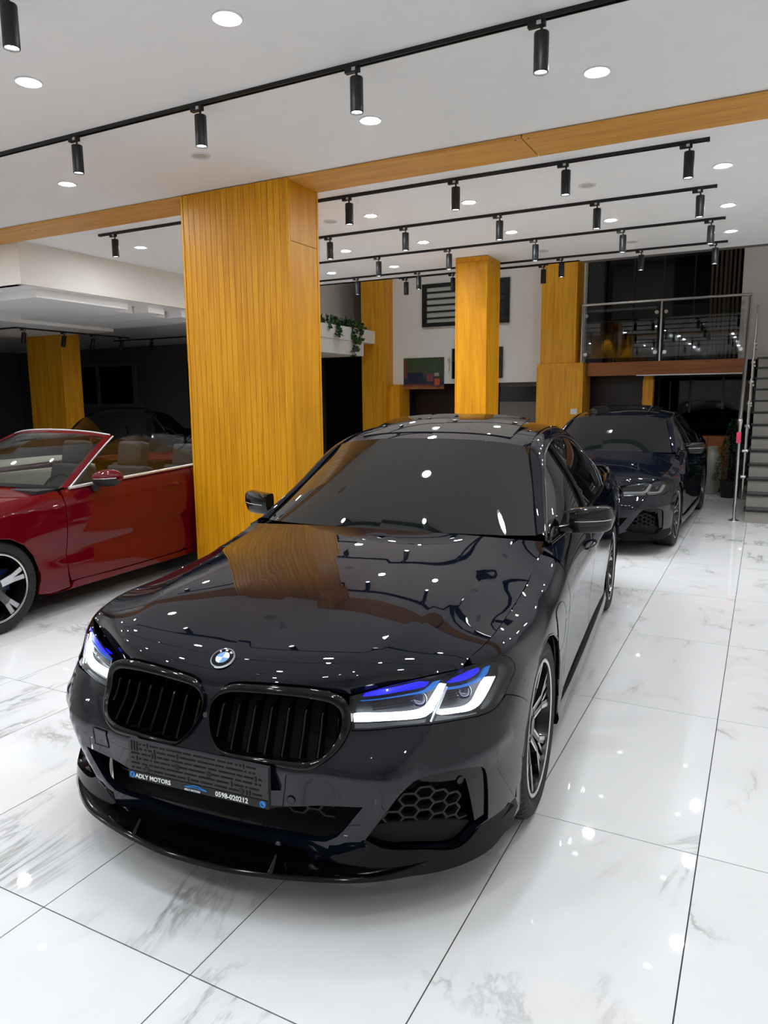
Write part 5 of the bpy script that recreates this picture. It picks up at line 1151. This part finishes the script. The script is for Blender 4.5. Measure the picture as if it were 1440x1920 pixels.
sw_ = empty('wall_switch',bk(-4.42,10.72,2.2),0,'tiny thermostat with a thin cable beside the poster','switch'); box('plate',(-.02,-.012,0),(.02,0,.05),M_OFFLENS,sw_,bevel=.002); tube('cable',[(0,-.006,0),(.01,-.006,-.08),(.0,-.006,-.16)],.003,M_GREY,sw_,6)
for o_ in (po,tv,sw_): o_.scale = (KB,)*3
# strip windows and dark recess below the white wall
struct(box('wall_low_dark',(-7.0,15.0,0),(-4.85,15.1,1.95),mat('dark_red_wall',(34,10,8),.5)))
lw = struct(box('wall_low_grey',(-4.93,14.75,0),(-3.16,14.85,1.556),M_GREY))
wn = struct(empty('window_1',(-4.04,14.8,1.556))); wn.scale = (KB,)*3
box('pane',(-.66,-.01,0),(.66,0,.23),M_DGLASS,wn); box('mullion',(-.07,-.03,0),(-.02,.0,.23),M_GREY,wn); box('head',(-.66,-.04,.23),(.66,.06,.29),M_GREY,wn)
swt = box('wall_socket',(-3.22,13.748,1.32),(-3.10,13.76,1.42),M_RIM,None,bevel=.003); tag(swt,'white wall socket on the wood box beside the dark sedan','socket')
# ---- ledge with trailing ivy
led = empty('planter_ledge',(-8.52,13.05,2.53),0,'white ledge holding trailing ivy beside the slatted column','ledge')
box('upper_block',(-1.0,-1.3,.28),(1.0,1.02,.545),M_WALL,led,bevel=.004); box('lower_block',(-1.0,-1.3,0),(.98,.55,.279),M_WALL,led,bevel=.004)
iv = empty('ivy_plant',(-7.56,12.85,3.075),0,'green ivy trailing over the edge of the white ledge','plant')
M_LEAF = mat('ivy_leaf',(58,92,34),.45,noise=.35,nscale=14); M_LEAF2 = mat('ivy_leaf_dark',(34,62,24),.45,noise=.35,nscale=14); M_STEM = mat('ivy_stem',(70,62,30),.7)
rl = random.Random(11)
lv = me_from('leaf',[(0,0,0),(.022,.018,.004),(.030,.045,0),(.0,.075,-.008),(-.030,.045,0),(-.022,.018,.004),(0,.04,.010)],[(0,1,6),(1,2,6),(2,3,6),(3,4,6),(4,5,6),(5,0,6)]); lv.materials.append(M_LEAF)
lv2 = lv.copy(); lv2.materials.clear(); lv2.materials.append(M_LEAF2)
def vine(pts, n):
    pts = resample(pts,.03,False); tube('stem',[tuple(p) for p in pts],.0035,M_STEM,iv,5)
    for k in range(n):
        p = pts[rl.randrange(len(pts))]; o = new_obj('leaf',lv if rl.random() < .6 else lv2,iv); o.location = (p[0]+rl.uniform(-.03,.06),p[1]+rl.uniform(-.05,.05),p[2]+rl.uniform(-.04,.04)); o.rotation_euler = (rl.uniform(-.6,2.2),rl.uniform(-.8,.8),rl.uniform(0,6.28)); sc_ = rl.uniform(1.0,2.0); o.scale = (sc_,sc_,sc_)
vine([(-.15,-.8,.02),(-.1,-.4,.09),(-.12,0,.08),(-.08,.4,.06),(-.1,.95,.01)],70)
vine([(-.1,.1,.06),(.03,.2,.04),(.08,.27,-.16),(.07,.30,-.38),(.08,.27,-.57)],50)
vine([(-.1,.4,.06),(.03,.5,.0),(.07,.53,-.16),(.07,.49,-.30)],28)
vine([(-.1,-.4,.06),(.02,-.4,-.02),(.07,-.35,-.16),(.07,-.48,-.24)],24)
vine([(-.1,-.72,.05),(.03,-.66,-.03),(.05,-.64,-.13)],16)
struct(box('wall_recess_shade',(-9.5,15.2,0),(-7.3,15.3,2.6),mat('opening_shade',(9,9,10),.35)))  # near-black sheet: shade of the dark room under the ledge, painted in
# ---- mezzanine, its balustrade and the dark glazing behind
mz = struct(box('floor_mezzanine',(-3.0,14.0,2.03),(-.34,17.9,2.24),M_GREY))
fz = struct(box('trim_20',(-2.96,13.96,2.02),(-.345,14.0,2.26),wood_mat('oak_fascia',(150,88,40),(122,66,28),'X')))
struct(box('trim_21',(-2.1,13.95,2.005),(-.345,14.0,2.022),M_RIM))
rail = empty('balustrade',(-1.7,14.05,2.26),0,'steel and glass balustrade along the mezzanine edge','railing')
for x in (-1.42,-.03,1.36): bm = bmesh.new(); bm_cyl(bm,(x,0,0),(x,0,1.06),.021,n=16); bm_done(bm,'post',M_STEEL,rail,smooth=40)
bm = bmesh.new(); bm_cyl(bm,(-1.42,0,1.06),(1.40,0,1.06),.025,n=16); bm_done(bm,'handrail',M_STEEL,rail,smooth=40)
for x0,x1 in ((-1.36,-.09),(.03,1.30)):
    box('glass_panel',(x0,-.005,.08),(x1,.005,.96),glass_mat('rail_glass',(.9,.92,.92)),rail)
    for xx in (x0,x1):
        for z_ in (.16,.86): bm = bmesh.new(); bm_cyl(bm,(xx+(.02 if xx == x0 else -.02),-.022,z_),(xx+(.02 if xx == x0 else -.02),.022,z_),.032,n=18); bm_done(bm,'glass_clamp',M_STEEL,rail,smooth=40)
M_DARKPANEL = mat('black_glazing',(7,8,9),.04,noise=.05)
up = struct(empty('window_2',(-1.7,15.6,2.26)))
for i in range(5): box('pane',(-1.3+i*.56,0,0),(-1.3+i*.56+.53,.02,2.3),M_DARKPANEL,up)
for i in range(6): box('mullion',(-1.33+i*.56,-.02,0),(-1.30+i*.56,.03,2.3),M_BLACK,up)
struct(box('wall_upper',(-3.6,15.65,2.24),(3,15.75,5.2),M_DARKWALL)); struct(box('wall_stair',(-.47,14.35,2.26),(2.2,14.45,5.2),mat('stair_wall_grey',(205,198,192),.8,noise=.04)))
for i in range(7): struct(box('trim_%d'%(30+i),(-.97+i*.07,14.30,2.3),(-.935+i*.07,14.34,4.6),wood_mat('dark_slat',(70,48,26),(52,34,18),'Z')))
lo_ = struct(empty('window_3',(-1.1,16.6,0)))
for i in range(4): box('pane',(-.9+i*.62,0,.05),(-.9+i*.62+.58,.02,2.02),M_DARKPANEL,lo_)
for i in range(5): box('mullion',(-.94+i*.62,-.02,.05),(-.90+i*.62,.03,2.02),M_STEELDARK,lo_)
pst = plain_column('wood_post',-2.02,-1.84,14.25,14.45,0,2.02,'slim brown wood post under the mezzanine behind the second sedan',m=M_WOODB,frame=False)
struct(box('wall_under_shade',(-3.6,14.6,0),(-2.02,14.7,2.03),mat('opening_shade',(9,9,10),.35)))  # black colour stands in for the shade of the dark doorway
# ---- staircase
st = empty('staircase',(.50,10.38,0),0,'straight staircase with pale risers and dark treads at the right edge','staircase')
M_RISER = mat('pale_marble_riser',(150,145,138),.3,noise=.12,nscale=3); M_TREAD = mat('dark_granite_tread',(34,32,32),.25,noise=.2,nscale=60)
me_r = me_t2 = None
for k in range(13):
    if me_r is None:
        a = box('riser',(-.64,0,.0),(.64,.30,.144),M_RISER,st,bevel=.002); me_r = a.data; b = box('tread',(-.66,-.025,.145),(.66,.30,.174),M_TREAD,st,bevel=.004); me_t2 = b.data
    else: a = new_obj('riser',me_r,st); b = new_obj('tread',me_t2,st)
    a.location = b.location = (0,k*.28,k*.174)
hr = empty('stair_railing',(-.27,10.5,0),0,'slanted steel stair railing with a floor post beside the steps','railing')
bm = bmesh.new(); bm_cyl(bm,(0,0,0),(0,0,1.22),.021,n=16); bm_done(bm,'floor_post',M_STEEL,hr,smooth=40)
bm = bmesh.new(); bm_lathe(bm,[(.0,.03),(.03,.03),(.032,.012),(.062,.008),(.064,0)],24); bm_done(bm,'base_flange',M_STEEL,hr,smooth=40)
bm = bmesh.new(); bm_lathe(bm,[(0,1.34),(.028,1.33),(.034,1.30),(.03,1.27),(.022,1.20)],20); bm_done(bm,'knuckle',M_STEEL,hr,smooth=50)
tube('handrail',[(0,0,1.30),(-.005,.6,1.62),(-.02,1.8,2.28),(-.045,3.5,3.27)],.024,M_STEEL,hr,14)
for k in range(7):
    y_ = .35+k*.5; z_ = .174*(y_/.28)+.08
    bm = bmesh.new(); bm_cyl(bm,(.07,y_,z_-.05),(.07,y_,z_+.95),.014,n=12); bm_done(bm,'baluster',M_STEEL,hr,smooth=40)
    for dz in (.25,.6): bm = bmesh.new(); bm_cyl(bm,(.04,y_,z_+dz),(.10,y_,z_+dz),.022,n=14); bm_done(bm,'rail_clamp',M_STEEL,hr,smooth=40)
tg = box('ribbon_tag',(-.30,10.462,1.02),(-.245,10.475,1.16),mat('pink_tag',(205,60,90),.6),None,bevel=.004); tag(tg,'small pink tag tied to the steel stair post','tag')
# ---- topiary and cabinet near the stairs
tp = empty('topiary',(-.42,12.95,0),0,'dark green conical topiary in a black pot behind the stair post','plant')
bm = bmesh.new(); bm_lathe(bm,[(.0,0),(.13,0),(.16,.26),(.17,.28),(.15,.28),(.0,.24)],24); bm_done(bm,'pot',M_MATBLK,tp,smooth=40)
bm = bmesh.new()
for k in range(700):
    t = rl.random(); r_ = (.24*(1-t)**.8+.03)*(.75+.3*rl.random()); a = rl.uniform(0,6.28); z_ = .26+t*1.0; c_ = Vector((r_*math.cos(a),r_*math.sin(a),z_)); q = Matrix.Rotation(rl.uniform(0,6.28),3,'Z')@Matrix.Rotation(rl.uniform(-1,1),3,'X')
    vs = [bm.verts.new(c_+q@Vector(v)) for v in ((-.016,0,0),(0,-.03,.006),(.016,0,0),(0,.035,.006))]; bm.faces.new(vs)
o = bm_done(bm,'foliage',mat('topiary_leaf',(22,62,34),.5,noise=.4,nscale=20),tp); o['kind'] = 'stuff'
cb_ = empty('wood_cabinet',(-.80,13.75,0),0,'low brown wood cabinet by the stairs behind the second sedan','cabinet')
box('body',(-.35,-.2,.06),(.30,.25,.95),wood_mat('oak_dark',(140,80,26),(112,60,18),'Z'),cb_,bevel=.004)
for x0 in (-.345,-.02): box('door',(x0,-.215,.09),(x0+.315,-.201,.93),MATS['oak_dark'],cb_,bevel=.003)
box('plinth',(-.33,-.18,0),(.28,.23,.06),M_BLACK,cb_)
vs_ = empty('vase',(-.72,13.3,0),0,'pale floor vase half lost in the dark beside the topiary','vase')
bm = bmesh.new(); bm_lathe(bm,[(0,0),(.10,0),(.14,.2),(.15,.45),(.10,.68),(.07,.74),(.09,.80),(.08,.80),(.06,.74),(0,.70)],28); bm_done(bm,'body',mat('pale_ceramic',(150,148,138),.35),vs_,smooth=50)
# ---- dark left bay
struct(box('wall_bay',(-18,13.2,0),(-9.62,13.3,3.0),M_DARKWALL))
wb = struct(empty('window_4',(-15.5,13.15,1.55)))
for i in range(3): box('pane',(-1.9+i*1.25,0,.03),(-1.9+i*1.25+1.15,.02,.95),M_DGLASS,wb)
box('frame',(-2.0,-.02,-.05),(2.0,.04,.03),M_GREY,wb); box('frame',(-2.0,-.02,.95),(2.0,.04,1.02),M_GREY,wb)
for i in range(4): box('frame',(-2.0+i*1.25,-.02,.03),(-1.9+i*1.25,.04,.95),M_GREY,wb)
wb2 = struct(empty('window_5',(-10.9,13.15,1.2)))
for i in range(2): box('pane',(-1.1+i*1.15,0,0),(-1.1+i*1.15+1.08,.02,1.35),M_DGLASS,wb2)
for i in range(3): box('frame',(-1.17+i*1.15,-.02,0),(-1.10+i*1.15,.04,1.35),M_DARKWALL,wb2)
# ================================================================== PLACING THE CARS
sedan = make_sedan()
def relight(car, swaps):
    def walk(o):
        for ch in o.children:
            if ch.type == 'MESH' and ch.data.materials and ch.data.materials[0] in swaps:
                ch.material_slots[0].link = 'OBJECT'; ch.material_slots[0].material = swaps[ch.data.materials[0]]
            walk(ch)
    walk(car)
M_DRLOFF = mat('unlit_light_guide',(205,208,212),.2,coat=.6,noise=0); M_BROWOFF = mat('grey_brow',(70,84,104),.25,coat=.6,noise=0)
SW = {M_DRL:M_DRLOFF, M_BROW:M_BROWOFF, M_STRIP:M_BROWOFF}
s2_ = copy_tree(sedan,skip=('plate_holder',)); s2_.location = (-1.69,8.46,0); s2_.rotation_euler = (0,0,math.radians(-1.0)); relight(s2_,SW)
tag(s2_,'second black sedan with unlit lamps parked behind, near the stairs','car')
s3_ = copy_tree(sedan,skip=('plate_holder',)); s3_.location = (-9.9,8.4,0); s3_.rotation_euler = (0,0,math.radians(28)); relight(s3_,SW)
tag(s3_,'dark car silhouette in the unlit bay beside the brown wood column','car')
s4_ = copy_tree(sedan,skip=('plate_holder',)); s4_.location = (-7.4,8.6,0); s4_.rotation_euler = (0,0,math.radians(20)); relight(s4_,SW)
tag(s4_,'dark car in the unlit bay directly behind the red convertible seats','car')
s5_ = copy_tree(sedan,skip=('plate_holder',)); s5_.location = (-.88,15.35,0); s5_.rotation_euler = (0,0,math.radians(0)); relight(s5_,SW)
tag(s5_,'barely visible dark car under the mezzanine behind the second black sedan','car')
add_lip(sedan)
sedan.location = (-1.60240,2.55614,0); sedan.rotation_euler = (0,0,math.radians(5.2))
tag(sedan,'glossy black sedan with lit blue headlights and an empty plate holder','car')
red = make_convertible(); red.location = (-5.53552,3.05727,0); red.rotation_euler = (0,0,math.radians(3.2))
tag(red,'shiny red convertible with its roof down, cut off by the left edge','car')
